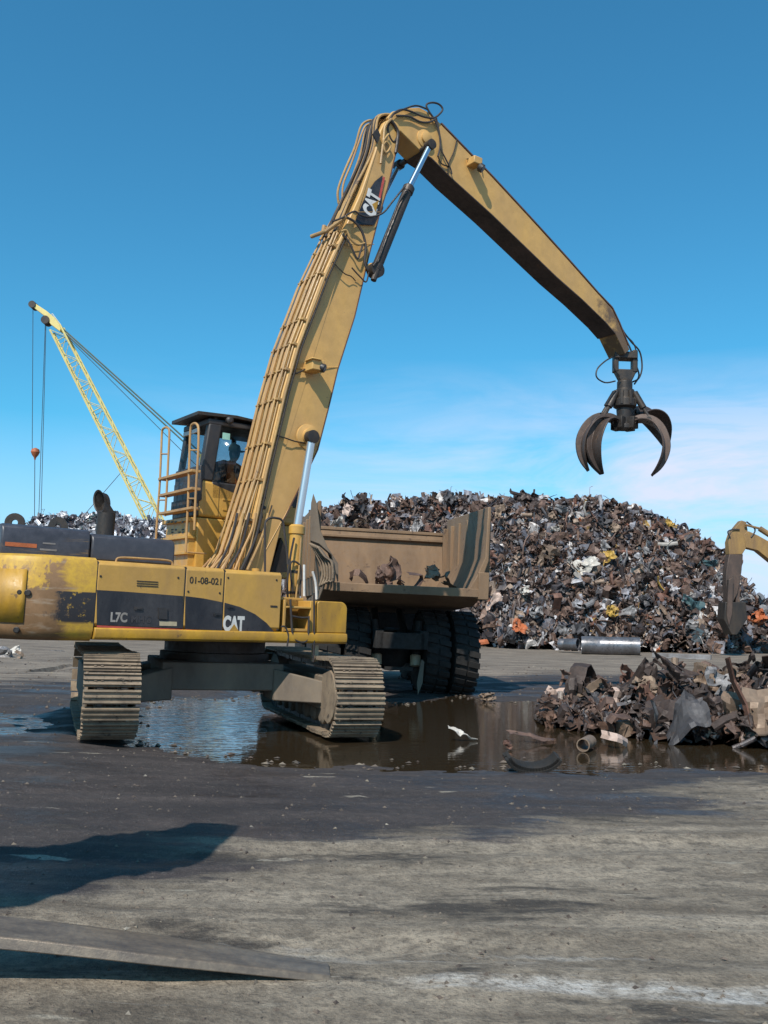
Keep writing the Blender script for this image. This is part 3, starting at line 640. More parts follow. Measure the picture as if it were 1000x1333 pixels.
# --- stick cylinders, dark
for sgn in (-1, 1):
    v = sgn*.47
    a = LV(489, 352, -.47); m_ = LV(533, 243, -.47); b_ = LV(560, 189, -.47)
    a.y = m_.y = b_.y = v
    bd = cylinder('stick_cylinder', a, m_, b_, .088, .05, DKM, CHR2)
    mb = MB(); mb.lathe((b_.x, v-.08, b_.z), (0, 1, 0), [(.05, 0), (.09, .01), (.09, .15), (.05, .16)], 18)
    mb.build('rod_eye', DKM, bd)
    mb = MB(); mb.lathe((a.x, v-.09, a.z), (0, 1, 0), [(.06, 0), (.13, .01), (.13, .17), (.06, .18)], 18)
    q = LV(484, 366, -.47); mb.cyl((q.x, v-.05, q.z), (a.x, v-.05, a.z), .05, 10); mb.build('base_eye', DKM, bd)
    mb = MB(); mb.cyl((b_.x, v, b_.z), (b_.x, sgn*SW, b_.z), .055, 12); mb.build('pivot_pin', DKM, bd); mb = MB(); mb.cyl((a.x, v, a.z), (a.x, sgn*.3, a.z), .06, 12); mb.build('pivot_pin', DKM, bd)
    mb = MB(); q = [Vector((p.x, v-.1*1, p.z)) for p in (LV(531, 246, -.57), LV(520, 262, -.57), LV(512, 282, -.57), LV(503, 304, -.57), LV(493, 335, -.57), LV(486, 346, -.57))]
    mb.tube(spline(q, 4), .014, 7); mb.build('hose', HOSE, bd)

# --- grapple
T = Vector((tipL.x+.0, 0, tipL.z)); WD = MEXI.to_3x3() @ Vector((0, 0, -1)); 
T += Vector((.20, -.05, .0)); G = Matrix.Translation(T) @ Matrix.Rotation(-ANG, 4, 'Z')      # frame parallel to the world, x right, y away, z up
gr = MB(); S = 1.0
# yoke: frame with an opening
gr.box(-.24, .24, -.14, .14, -.08, .07, G); gr.box(-.25, -.15, -.10, .10, -.36, -.02, G); gr.box(.14, .25, -.10, .10, -.36, .12, G)
gr.prism([(-.25, -.30), (.25, -.30), (.12, -.58), (-.10, -.58)], lambda a, b: (a, -.09, b), lambda a, b: (a, .09, b), G)
gp = gr.build('grapple_yoke', DKM, ex, bevel=.02)
gr = MB(); gr.lathe((0, 0, 0), (0, 0, -1), [(.09, .5), (.16, .56), (.16, .72), (.20, .74), (.20, .92), (.24, .95), (.24, 1.10), (.17, 1.14), (.15, 1.45), (.20, 1.5), (.20, 1.58)], 20, G)
for k in range(8):
    a = k*math.pi/4+.3; gr.box(-.03, .03, .2, .25, -1.08, -.78, G @ Matrix.Rotation(a, 4, 'Z'))
for k in range(4):
    gr.box(-.10, .10, .05, .27, -1.58, -1.34, G @ Matrix.Rotation(R_(45+90*k), 4, 'Z'))
hub = gr.build('grapple_head', DKM, ex, bevel=.008)
def tine(azd, openr):
    M = G @ Matrix.Rotation(R_(azd), 4, 'Z') @ Matrix.Translation((.2, 0, -1.44)) @ Matrix.Rotation(R_(openr), 4, 'Y')
    cen = [(0, 0), (.15, .03), (.32, .0), (.46, -.10), (.57, -.27), (.63, -.48), (.61, -.71), (.53, -.92), (.42, -1.10)]
    wid = [.14, .22, .31, .38, .40, .37, .30, .19, .07]; th = [.12, .15, .16, .16, .15, .14, .12, .09, .03]
    n = len(cen); cs = []
    sm = spline([(x, 0, z) for x, z in cen], 3); 
    ws = spline([(w, t_, 0) for w, t_ in zip(wid, th)], 3)
    vs = []; fs = []
    for i, p in enumerate(sm):
        a = sm[max(i-1, 0)]; b_ = sm[min(i+1, len(sm)-1)]; d = (b_-a).normalized(); nn = Vector((d.z, 0, -d.x)); w = ws[i].x; h = ws[i].y
        # nn points to the inside of the claw; spine at the back
        for (yy, oo) in ((-w, 0), (w, 0), (w, -.03), (.045, -.035), (.035, -h), (-.035, -h), (-.045, -.035), (-w, -.03)):
            q = p + nn*(-oo if False else oo); vs.append((q.x, yy, q.z))
    m_ = 8
    for i in range(len(sm)-1):
        for k in range(m_): fs.append((i*m_+k, i*m_+(k+1) % m_, (i+1)*m_+(k+1) % m_, (i+1)*m_+k))
    fs += [tuple(range(m_))[::-1], tuple(range((len(sm)-1)*m_, len(sm)*m_))]
    mb = MB(); mb.add(vs, fs, M); mb.cyl(M @ Vector((0, -.13, 0)), M @ Vector((0, .13, 0)), .06, 12); tn = mb.build('grapple_claw', GRAP, hub, bevel=.008)
    a = (G @ Matrix.Rotation(R_(azd), 4, 'Z')) @ Vector((.2, 0, -.80)); e = M @ Vector((.30, 0, .10)); mid = a.lerp(e, .6)
    mb = MB(); mb.tube([a, mid], .07, 12); mb.tube([mid, e], .04, 10); mb.cyl(M @ Vector((.30, -.08, .06)), M @ Vector((.30, .08, .06)), .06, 12); mb.build('claw_cylinder', DKM, hub)
for az, op in ((200, 5), (339, 4), (34, -52), (181, -6)): tine(az, op)
for pts, r in ((((797, 465), (788, 470), (778, 480), (777, 491), (788, 498), (801, 496)), .016), (((812, 432), (822, 445), (833, 458), (836, 478), (832, 492), (824, 497)), .018),
               (((812, 436), (820, 452), (826, 470), (832, 488), (826, 500)), .018), (((806, 420), (815, 436), (826, 449), (830, 470)), .014), (((798, 470), (800, 480), (807, 490)), .014)):
    mb = MB(); mb.tube(spline([LV(x, y, -.12) for x, y in pts], 5), r, 7); mb.build('hose', HOSE, gp)
mb = MB()
for k in range(4):
    p = LS(803+k*4, 412+k*10); mb.cyl((p.x, -.1+.05*k, p.z), (p.x+.1, -.1+.05*k, p.z+.1), .03, 8)
mb.build('hose_fitting', DKM, stick)

# --- undercarriage (frame U: x towards the viewer along the tracks, y to the right)
U = Matrix.Translation((-.03, -.01, 0)) @ Matrix.Rotation(R_(-105), 4, 'Z')
mb = MB(); mb.lathe((0, 0, .92), (0, 0, 1), [(.80, 0), (.80, .12), (.74, .13), (.74, .3)], 40); mb.build('slew_ring', DKM, ex)
mb = MB(); mb.box(-.95, .95, -.85, .85, .55, .93, U)
for sx in (-1, 1):
    for sy in (-1, 1):
        mb.prism([(sx*.35, sy*.7), (sx*1.0, sy*.7), (sx*1.45, sy*1.35), (sx*.75, sy*1.35)], lambda a, b: (a, b, .42), lambda a, b: (a*.97, b, .86 if abs(b) < 1 else .72), U)
mb.build('car_body', FRAME, ex, bevel=.02)
L_, RW = 4.6, .48; cz = .55
def track(sy):
    yc = sy*1.57; W = .335; xs = L_/2-RW-.05
    loop = []; straight = 2*xs; per = 2*straight+2*math.pi*RW; nsh = 52
    mbs = MB(); mbc = MB()
    for k in range(nsh):
        s = per*k/nsh
        if s < straight: x = -xs+s; z = cz+RW; a = 0
        elif s < straight+math.pi*RW: q = (s-straight)/RW; x = xs+RW*math.sin(q); z = cz+RW*math.cos(q); a = q
        elif s < 2*straight+math.pi*RW: x = xs-(s-straight-math.pi*RW); z = cz-RW; a = math.pi
        else: q = (s-2*straight-math.pi*RW)/RW; x = -xs-RW*math.sin(q); z = cz-RW*math.cos(q); a = math.pi+q
        sag = -.03*math.sin(math.pi*max(0, min(1, (x+xs)/(2*xs)))) if a == 0 else 0
        M = U @ Matrix.Translation((x, yc, z+sag)) @ Matrix.Rotation(a+random.uniform(-.05, .05), 4, 'Y') @ Matrix.Translation((random.uniform(-.006, .006), random.uniform(-.008, .008), random.uniform(-.006, .004))); p = per/nsh
        mbs.box(-p*.44, p*.44, -W, W, 0, .022, M)
        for gx in (-.36, -.02, .32): mbs.box(p*gx-.010, p*gx+.010, -W, W, .022, .052, M)
        for by in (-.2, -.12, .12, .2): mbs.box(-.02, .02, by-.015, by+.015, .022, .036, M)
        for ly in (-.14, .14): mbc.box(-p*.55, p*.55, ly-.035, ly+.035, -.09, -.002, M)
        mbc.cyl(M @ Vector((0, -.17, -.05)), M @ Vector((0, .17, -.05)), .03, 8)
    belt = mbs.build('track_shoes', SHOE, ex, smooth=False); mbc.build('track_chain', DKM, ex, smooth=False)
    mb = MB(); mb.prism([(-xs+.1, .34), (-xs+.1, .80), (xs-.35, .80), (xs+.05, .66), (xs+.05, .44), (xs-.3, .34)], lambda a, b: (a, yc-.27, b), lambda a, b: (a, yc+.27, b), U); mb.build('track_frame', FRAME, ex, bevel=.02)
    for sx, nm in ((1, 'idler_wheel'), (-1, 'drive_sprocket')):
        mb = MB(); mb.lathe(U @ Vector((sx*xs, yc-.2, cz)), (U.to_3x3() @ Vector((0, 1, 0))), [(.1, -.05), (.16, 0), (.30, .02), (.40, 0), (.40, .14), (.34, .15), (.34, .25), (.40, .26), (.40, .4), (.3, .38), (.16, .4), (.1, .45)], 28)
        if sx < 0:
            for k in range(14):
                a = k*2*math.pi/14; mb.box(-.04, .04, yc-.04, yc+.04, .36, .44, U @ Matrix.Translation((sx*xs, 0, cz)) @ Matrix.Rotation(a, 4, 'Y'))
        mb.build(nm, FRAME, ex)
    for k in range(7):
        x = -xs+.5+k*(2*xs-1)/6; mb = MB(); mb.lathe(U @ Vector((x, yc-.25, cz-RW+.18)), U.to_3x3() @ Vector((0, 1, 0)), [(.08, 0), (.12, .03), (.12, .16), (.09, .18), (.09, .32), (.12, .34), (.12, .47), (.08, .5)], 16); mb.build('track_roller', FRAME, ex)
    # end guard plate (pale dusty) beside the near wheel
    mb = MB(); g_ = [(xs+.36*math.cos(a)-.02, cz+.36*math.sin(a)) for a in [R_(-80+20*k) for k in range(9)]]+[(xs-.3, cz+.28), (xs-.3, cz-.28)]
    mb.prism(g_, lambda a, b: (a, yc-.30, b), lambda a, b: (a, yc-.27, b), U); mb.prism(g_, lambda a, b: (a, yc+.27, b), lambda a, b: (a, yc+.30, b), U); mb.build('idler_guard', SHOE, ex, bevel=.006)
for sy in (-1, 1): track(sy)

# --- operator behind the cab glass
op = None
def skin_person(name, M, joints, edges, mat, parent=None):
    me = bpy.data.meshes.new(name); me.from_pydata([tuple(M @ Vector(p[:3])) for p in joints], edges, []); me.materials.append(mat)
    o = bpy.data.objects.new(name, me); C.objects.link(o)
    sk = o.modifiers.new('skin', 'SKIN'); sk.use_smooth_shade = True
    if not me.skin_vertices: bpy.context.view_layer.objects.active = o
    lay = me.attributes
    return o, me
def body_mesh(bones, parts_r):
    mb = MB()
    for pts, rs in zip(bones, parts_r): mb.tube(pts, rs, 10)
    return mb
su = ur+.78; sv = .93; sz = zr+.50
P = lambda a, b, c: (su+a, sv+b, sz+c)
mb = MB()
mb.tube(spline([P(0, 0, -.04), P(-.02, 0, .12), P(-.05, 0, .3), P(-.04, 0, .44), P(-.02, 0, .52), P(0, 0, .57)], 3), [.15, .155, .16, .165, .17, .175, .18, .18, .17, .15, .11, .08, .06, .055, .055, .055], 14)
mb.lathe(P(0, 0, .55), (0.05, 0, 1), [(.05, 0), (.075, .03), (.09, .09), (.092, .15), (.08, .21), (.04, .25)], 14)
mb.add([P(.085, -.02, .64), P(.085, .02, .64), P(.115, 0, .63), P(.085, 0, .68)], [(0, 1, 2), (1, 3, 2), (3, 0, 2), (0, 3, 1)])
for s_ in (-1, 1):
    mb.tube(spline([P(-.04, s_*.14, .42), P(.02, s_*.22, .22), P(.12, s_*.24, .12), P(.36, s_*.2, .16), P(.42, s_*.19, .17)], 3), [.065]*3+[.055]*4+[.045]*3+[.035, .035, .03], 10)
    mb.tube(spline([P(0, s_*.1, 0), P(.25, s_*.13, .03), P(.46, s_*.13, .02), P(.5, s_*.13, -.2), P(.52, s_*.13, -.42), P(.64, s_*.13, -.44)], 3), [.1]*4+[.075]*4+[.06]*4+[.05, .045, .045, .04], 10)
    for f_ in range(4): mb.tube([P(.42, s_*.19-.03+.02*f_, .17), P(.47, s_*.19-.03+.02*f_, .165), P(.485, s_*.19-.03+.02*f_, .14)], [.011, .010, .008], 6)
    mb.tube([P(.40, s_*.15, .17), P(.44, s_*.14, .19)], [.012, .009], 6)
pb = mb.build('person', CLOTH, None)
rm = pb.modifiers.new('remesh', 'REMESH'); rm.mode = 'VOXEL'; rm.voxel_size = .014; rm.use_smooth_shade = True
pb.matrix_world = MEX; tag(pb, 'machine operator in an orange vest seated behind the glass of the tall cab', 'person')
mb = MB(); mb.tube(spline([P(-.0, 0, .02), P(-.02, 0, .14), P(-.05, 0, .3), P(-.04, 0, .44), P(-.03, 0, .5)], 3), [.17, .172, .178, .182, .186, .19, .196, .198, .195, .185, .17, .14, .10], 16); mb.build('vest', ORG, pb)
mb = MB(); mb.lathe(P(0, 0, .70), (0.05, 0, 1), [(.098, 0), (.1, .05), (.08, .10), (.03, .12)], 16); mb.box(*[su+.06, su+.17, sv-.06, sv+.06, sz+.70, sz+.715]); mb.build('cap', DKM, pb)
# ------------------------------------------------------------------ ground, puddle, sky
pud_px = [(182, 968), (215, 977), (270, 984), (330, 992), (420, 996), (520, 998), (640, 1000), (700, 998), (760, 1003), (850, 997), (930, 1000), (1060, 1003), (1120, 960), (1000, 945), (900, 935), (790, 925),
          (730, 930), (690, 914), (640, 916), (600, 906), (540, 918), (500, 915), (470, 905), (420, 903), (360, 900), (300, 912), (240, 908), (195, 916), (176, 940)]
PUD = [on_z(x, y, -.02) for x, y in pud_px]; PUD = [(p.x, p.y) for p in PUD]
def sdist(x, y, poly):
    d = 1e9; ins = False; n = len(poly)
    for i in range(n):
        x0, y0 = poly[i]; x1, y1 = poly[(i+1) % n]; ex_, ey = x1-x0, y1-y0
        t = max(0, min(1, ((x-x0)*ex_+(y-y0)*ey)/(ex_*ex_+ey*ey+1e-9))); dx, dy = x-x0-ex_*t, y-y0-ey*t; d = min(d, dx*dx+dy*dy)
        if (y0 > y) != (y1 > y) and x < (x1-x0)*(y-y0)/(y1-y0)+x0: ins = not ins
    return -math.sqrt(d) if ins else math.sqrt(d)
def sstep(a, b, x): t = max(0, min(1, (x-a)/(b-a))); return t*t*(3-2*t)
PUD2 = [(p.x, p.y) for p in [on_z(x, y, -.02) for x, y in ((-60, 957), (10, 958), (45, 948), (30, 934), (-60, 930))]]
PUD3 = [(p.x, p.y) for p in [on_z(x, y, -.02) for x, y in ((-60, 880), (60, 878), (88, 862), (80, 848), (-60, 846))]]
def gh(x, y, fine=True):
    z = .016*max(0, min(6, -x))
    nz = noise.noise(Vector((x*.25, y*.35, 0)))*.03 + noise.noise(Vector((x*1.1, y*1.6, 3)))*.014
    if fine: nz += noise.noise(Vector((x*3.5, y*5, 7)))*.011
    if 2.5 < y < 11:
        for (c0, sl_) in ((6.6, .10), (8.5, .06), (5.0, -.05)):
            dd = y-(c0+sl_*x+.25*math.sin(x*.5+c0)); e_ = math.exp(-(dd/.16)**2); nz += -.020*e_+.012*math.exp(-((abs(dd)-.30)/.09)**2) + .007*e_*math.sin(x*38+dd*30)
    if y > 26: nz += noise.noise(Vector((x*.12, y*.12, 9)))*.12*min(1, (y-26)/10)
    z += nz+.006
    if -9 < x < 14 and 6 < y < 34:
        s = sdist(x, y, PUD)
        if s < 1.0: k = sstep(1.0, -.05, s); z = z*(1-k) + (-.026-.1*sstep(.1, -.6, s) + noise.noise(Vector((x*2.0, y*3.0, 1)))*.030+noise.noise(Vector((x*7, y*9, 1)))*.012)*k
        for pp, lv in ((PUD2, .035), (PUD3, .03)):
            s = sdist(x, y, pp)
            if s < .8: k = sstep(.8, -.05, s); z = z*(1-k)+(lv-.035+noise.noise(Vector((x*2.0, y*3.5, 1)))*.05)*k
    return z
xs_ = []; x = -10
while x < 14: xs_.append(x); x += .075
left = []; x = -10; d = .12
while x > -420: x -= d; left.append(x); d *= 1.16
right = []; x = 14; d = .12
while x < 420: x += d; right.append(x); d *= 1.16
xs_ = left[::-1]+xs_+right
ys_ = []; y = -12
while y < 2.5: ys_.append(y); y += .5
while y < 900: ys_.append(y); y += max(.05, .0055*y) if y < 30 else .03*(y-30)+.17
vs = [(x, y, gh(x, y)) for y in ys_ for x in xs_]; nx = len(xs_)
fs = [(j*nx+i, j*nx+i+1, (j+1)*nx+i+1, (j+1)*nx+i) for j in range(len(ys_)-1) for i in range(nx-1)]
mb = MB(); mb.add(vs, fs)
def ground_mat():
    m, t, b = nt('yard_mud'); g = NG(t)
    v = g.coord(); X = g.sep(v)
    big = g.noise(g.coord((.16, .34, 1)), 1.0, 6, .6, .5)          # patches, longer across
    streak = g.noise(g.coord((.35, 1.7, 1)), 1.3, 9, .68, .35)
    fine = g.noise(v, 9, 8, .72); grit = g.noise(v, 60, 3, .6)
    # wet dark band from about 7.5 m to the far side of the puddle, dry tan ground in front
    e = g.math('ADD', X[1], g.math('MULTIPLY', g.math('SUBTRACT', big, .5), 8.5)); e = g.math('ADD', e, g.math('MULTIPLY', g.math('SUBTRACT', streak, .5), 5.5))
    e = g.math('ADD', e, g.math('MULTIPLY', X[0], -.62))
    near = g.math('MULTIPLY', g.math('SUBTRACT', e, 6.6), 1.3, True)
    far = g.math('MULTIPLY', g.math('SUBTRACT', 25.5, e), .5, True)
    wet = g.math('MULTIPLY', near, far)
    tan = g.mix(g.ramp(streak, [(.36, 0.0), (.60, 1.0)]), (.125, .10, .074), (.315, .262, .198))
    tan = g.mix(g.ramp(fine, [(.38, .6), (.56, 0.0)]), tan, (.085, .068, .052))
    blot = g.noise(g.coord((.5, 1.3, 1)), 1.1, 8, .66, .2)
    tan = g.mix(g.ramp(blot, [(.55, 0.0), (.62, .85)]), tan, (.03, .025, .022))
    mid = g.noise(g.coord((1.6, 4.2, 1)), 1.6, 8, .7, .3); tan = g.mix(g.ramp(mid, [(.60, 0.0), (.72, .5)]), tan, (.36, .32, .25))
    dark = g.mix(g.ramp(streak, [(.35, 0.0), (.7, 1.0)]), (.032, .026, .026), (.088, .070, .064))
    dark = g.mix(g.ramp(fine, [(.4, .5), (.65, 0.0)]), dark, (.02, .017, .017))
    farc = g.mix(g.ramp(streak, [(.35, 0.0), (.65, 1.0)]), (.09, .07, .055), (.27, .22, .17))
    tan2 = g.mix(g.math('MULTIPLY', g.math('SUBTRACT', X[1], 14), .3, True), tan, farc)
    c = g.mix(wet, tan2, dark)
    # pale dried silt flecks on the mud, whitish lime streaks on the dry part
    fl = g.noise(g.coord((.9, 4.2, 1)), 1.15, 5, .55, .2)
    c = g.mix(g.ramp(fl, [(.67, 0.0), (.70, .75)]), c, (.33, .29, .23))
    wl = g.noise(g.coord((.33, 2.6, 1), (0, 0, .06)), 1.1, 9, .72, .5)
    wm = g.math('MULTIPLY', g.ramp(wl, [(.565, 0.0), (.68, .7)]), g.math('MULTIPLY', g.math('SUBTRACT', 5.6, X[1]), .9, True))
    c = g.mix(wm, c, (.42, .40, .37))
    # one long lime streak crossing the right foreground
    ln = g.math('ADD', g.math('SUBTRACT', X[1], 4.30), g.math('MULTIPLY', g.math('SUBTRACT', streak, .5), -.9)); ln = g.math('ABSOLUTE', ln)
    lm = g.math('MULTIPLY', g.math('SUBTRACT', 1, g.math('MULTIPLY', ln, 9)), g.ramp(fine, [(.35, 0.0), (.6, 1.0)]), True)
    lm = g.math('MULTIPLY', lm, g.math('MULTIPLY', X[0], 3.0, True), True)
    c = g.mix(g.math('MULTIPLY', lm, .8), c, (.55, .53, .50))
    sp = g.noise(v, 34, 6, .75); c = g.mix(g.ramp(sp, [(.36, .55), (.5, 0.0)]), c, (.04, .033, .027)); c = g.mix(g.ramp(sp, [(.58, 0.0), (.72, .4)]), c, (.40, .35, .28))
    clump = g.noise(g.coord((1, 1.5, 1)), 3.4, 9, .8); c = g.mix(g.ramp(clump, [(.60, 0.0), (.68, .6)]), c, (.045, .037, .031))
    g.link(c, b.inputs['Base Color'])
    rw = g.ramp(g.noise(g.coord((.6, 1.2, 1)), 1.0, 6, .6), [(.40, .32), (.52, .8)])
    rr = g.mix(wet, g.ramp(fine, [(.3, .8), (.7, .95)]), rw); g.link(rr, b.inputs['Roughness'])
    hmix = g.math('ADD', g.math('MULTIPLY', fine, .7), g.math('MULTIPLY', grit, .25)); g.bump(hmix, b, .9, .045)
    b.inputs['Specular IOR Level'].default_value = .35
    return m
gnd = mb.build('ground', ground_mat(), None, recalc=False); gnd['kind'] = 'structure'; gnd.data.shade_smooth()
m, t, b = nt('puddle_water'); g = NG(t)
b.inputs['Base Color'].default_value = (.030, .021, .012, 1); b.inputs['Roughness'].default_value = .03; b.inputs['IOR'].default_value = 1.33; b.inputs['Specular IOR Level'].default_value = .8
rp = g.noise(g.coord((1, 3.0, 1)), 3.2, 4, .55, .4); X = g.sep(g.coord())
rip = g.math('MULTIPLY', g.math('SUBTRACT', -1.2, X[0]), 1.2, True)
wv = g.n('ShaderNodeTexNoise'); wv.inputs['Scale'].default_value = 2.4; wv.inputs['Detail'].default_value = 1.5; wv.inputs['Distortion'].default_value = 1.6; g.link(g.coord((1, 2.2, 1)), wv.inputs[0])
hh = g.math('ADD', g.math('MULTIPLY', rp, .10), g.math('MULTIPLY', g.math('MULTIPLY', wv.outputs['Fac'], rip), .45)); g.bump(hh, b, .6, .035); WATER = m
def water(poly, z, nm, grow=.9):
    cx = sum(p[0] for p in poly)/len(poly); cy = sum(p[1] for p in poly)/len(poly); vs = []
    for (x, y) in poly:
        d = Vector((x-cx, y-cy, 0)); d = d.normalized()*grow; vs.append((x+d.x, y+d.y*.8, z))
    mb = MB(); mb.add(vs, [tuple(range(len(vs)))]); o = mb.build(nm, WATER, None, recalc=False, smooth=False); o['kind'] = 'structure'; return o
water(PUD, -.018, 'puddle', .5); water(PUD2, .015, 'puddle', .4); water(PUD3, .015, 'puddle', .5)

w = bpy.data.worlds.new('World'); scene.world = w; w.use_nodes = True; t = w.node_tree; g = NG(t)
for n in list(t.nodes): t.nodes.remove(n)
SUN_AZ = math.atan2(-.36, -.93); SUN_EL = R_(48)
out = g.n('ShaderNodeOutputWorld'); bg = g.n('ShaderNodeBackground'); sky = g.n('ShaderNodeTexSky', sky_type='NISHITA')
sky.sun_disc = False; sky.sun_elevation = SUN_EL; sky.sun_rotation = SUN_AZ % (2*math.pi); sky.air_density = 1.0; sky.dust_density = .6; sky.ozone_density = 2.2; sky.altitude = 100
tc = g.n('ShaderNodeTexCoord'); mp = g.n('ShaderNodeMapping'); mp.inputs['Scale'].default_value = (1.0, 1.0, 5.5); g.link(tc.outputs['Generated'], mp.inputs[0])
cn = g.noise(mp.outputs[0], 2.9, 9, .6, .6); z = g.sep(tc.outputs['Generated'])
band = g.math('MULTIPLY', g.math('SUBTRACT', .275, z[2]), 9, True)
band = g.math('MULTIPLY', band, g.math('ADD', .55, g.math('MULTIPLY', z[0], 1.6), True), True)
cl = g.math('MULTIPLY', g.ramp(cn, [(.33, 0.0), (.58, 1.0)]), band, True)
hz_ = g.math('MULTIPLY', g.math('SUBTRACT', .20, z[2]), 3.2, True)
tint = g.mix(1.0, sky.outputs[0], (.33, .99, 1.12), 'MULTIPLY')
c = g.mix(g.math('MULTIPLY', hz_, 1.3, True), tint, (4.3, 5.2, 7.6)); c = g.mix(g.math('MULTIPLY', cl, .9), c, (5.4, 5.7, 7.1))
g.link(c, bg.inputs[0]); bg.inputs[1].default_value = .130; g.link(bg.outputs[0], out.inputs[0])
sl = bpy.data.lights.new('sun', 'SUN'); sl.energy = 4.9; sl.angle = R_(.5); sl.color = (1, .93, .84); so_ = bpy.data.objects.new('sun', sl); C.objects.link(so_)
sd = Vector((math.sin(SUN_AZ)*math.cos(SUN_EL), math.cos(SUN_AZ)*math.cos(SUN_EL), math.sin(SUN_EL)))
so_.rotation_euler = (-sd).to_track_quat('-Z', 'Y').to_euler(); so_.location = (0, 0, 30)

# ------------------------------------------------------------------ dump truck
TH = R_(10); MT = Matrix.Translation((.2, 20.8, -.02)) @ Matrix.Rotation(.022, 4, 'Y') @ Matrix.Rotation(TH, 4, 'Z'); MTI = MT.inverted(); TE = MTI @ EYE
def TY(px, py, y0): d = MTI.to_3x3() @ ray(px, py); k = (y0-TE.y)/d.y; return TE+d*k
tk = empty('dump_truck', MT); tag(tk, 'dusty brown off-road dump truck seen from behind with a battered open body', 'dump truck')
YR, YF = -1.75, 2.6
for nm_, q in (('RT', (640, 660)), ('RB', (629, 770)), ('LT', (408, 642)), ('LB', (436, 757))): print(nm_, TY(*q, YR))
for nm_, q in (('FL', (417, 688)), ('FR', (577, 698)), ('FRT', (580, 677))): print(nm_, TY(*q, YF))
rb = TY(629, 768, YR); lb = TY(436, 757, YR); rt = TY(640, 660, YR); zf = (rb.z+lb.z)/2; xr = rt.x; xl = TY(417, 700, YR).x; zt = rt.z
fl = TY(417, 688, YF); fr_ = TY(577, 698, YF); frt = TY(580, 677, YF)
xrf = frt.x+.05; zft = (fl.z+fr_.z)/2
mb = MB(); th = .07
# floor: slab with rear lip
mb.prism([(YR, zf-.02), (YR, zf-.16), (YR+.6, zf-.35), (YF-.3, zf-.55), (YF, zf-.5), (YF, zf-.4), (YR+.3, zf-.12)], lambda a, b: (xl+.1, a, b), lambda a, b: (xr-.15, a, b))
# right wall with chamfered foot; outer thickness th
def wallR(y, x1, ztop):
    xo = x1; return [(xo-.42, y, zf-.1), (xo-.20, y, zf+.28), (xo-.03, y, zf+.68), (xo, y, ztop), (xo+th, y, ztop), (xo+th-.02, y, zf+.6), (xo-.10, y, zf+.15), (xo-.12, y, zf-.25)]
a = wallR(YR, xr-th, zt); b_ = wallR(YF, xrf, frt.z)
mb.add(a+b_, [tuple(range(8)), tuple(range(8, 16))[::-1]]+[(i, (i+1) % 8, 8+(i+1) % 8, 8+i) for i in range(8)])
# front wall, leaning forward
mb.add([(xl+.02, YF-.4, zf-.5), (xrf, YF-.4, zf-.5), (xrf, YF, zft), (xl+.02, YF, zft), (xl+.02, YF-.3, zf-.5), (xrf, YF-.3, zf-.5), (xrf, YF+.1, zft), (xl+.02, YF+.1, zft)],
       [(0, 1, 2, 3), (7, 6, 5, 4), (0, 4, 5, 1), (1, 5, 6, 2), (2, 6, 7, 3), (3, 7, 4, 0)])
# front corner gusset step at right
# left wall, slightly leaning out
def wallL(y, x1, ztop): return [(x1+.36, y, zf-.1), (x1+.14, y, zf+.3), (x1+.02, y, zf+.7), (x1, y, ztop), (x1-th, y, ztop), (x1-th, y, zf+.6), (x1+.05, y, zf+.15), (x1+.1, y, zf-.25)]
a = wallL(YR+.35, xl+.03, zt-.05); b_ = wallL(YF, xl+.03, zft+.2)
mb.add(a+b_, [tuple(range(8))[::-1], tuple(range(8, 16))]+[(i, (i+1) % 8, 8+(i+1) % 8, 8+i) for i in range(8)])
dump = mb.build('dump_body', BODY, tk, bevel=.02)
# rails and ribs of the body
mb = MB(); mb.box(xl+.1, xrf-.1, YF-.14, YF-.03, zft-.19, zft-.12); mb.box(xl, xrf, YF-.03, YF+.13, zft-.01, zft+.07); mb.build('top_rail', BODY, dump, bevel=.012)
mb = MB(); mb.box(xl+.25, xr-.2, YR-.05, YR+.05, zf-.18, zf+.0); mb.box(xr-.25, xr-.02, YR-.06, YR+.06, zf-.22, zf+.35); mb.build('tail_lip', BODY, dump, bevel=.015)
for k in range(6):
    y = YR+.4+k*.75; mb = MB(); mb.box(xr-.01, xr+.12, y, y+.13, zf+.1, zt-.1); mb.build('side_rib', BODY, dump, bevel=.01)
    mb = MB(); mb.box(xl-.14, xl-.04, y, y+.13, zf+.1, zt-.3); mb.build('side_rib', BODY, dump, bevel=.01)
# crumpled left rear edge: upright spike and a fan of bent stiffeners
mb = MB(); sp_ = [TY(x, y, YR) for x, y in ((404, 704), (404, 680), (405, 655), (408, 642), (413, 657), (417, 690), (426, 712), (440, 734), (440, 757), (431, 722), (415, 708))]
mb.prism([(p.x, p.z) for p in sp_], lambda a, b: (a, YR-.03+(b-3.2)*.04, b), lambda a, b: (a+.04, YR+.4, b)); mb.build('bent_side_plate', FRAME, dump, bevel=.01)
for k in range(5):
    pts = [TY(x, y, YR-.1-.05*k) for x, y in ((405+k*2.2, 707+k*1), (412+k*3, 720+k*1.2), (418+k*3.8, 733), (421+k*3.2, 748+k*2), (417+k*3, 764-k*2))]
    mb = MB(); P = spline(pts, 4); vs = []; fs = []
    for p in P: vs += [(p.x-.035, p.y, p.z), (p.x+.035, p.y+.05, p.z)]
    for i in range(len(P)-1): fs.append((2*i, 2*i+1, 2*i+3, 2*i+2))
    mb.add(vs, fs); mb.build('bent_stiffener', SHOE, dump, solid=.02)
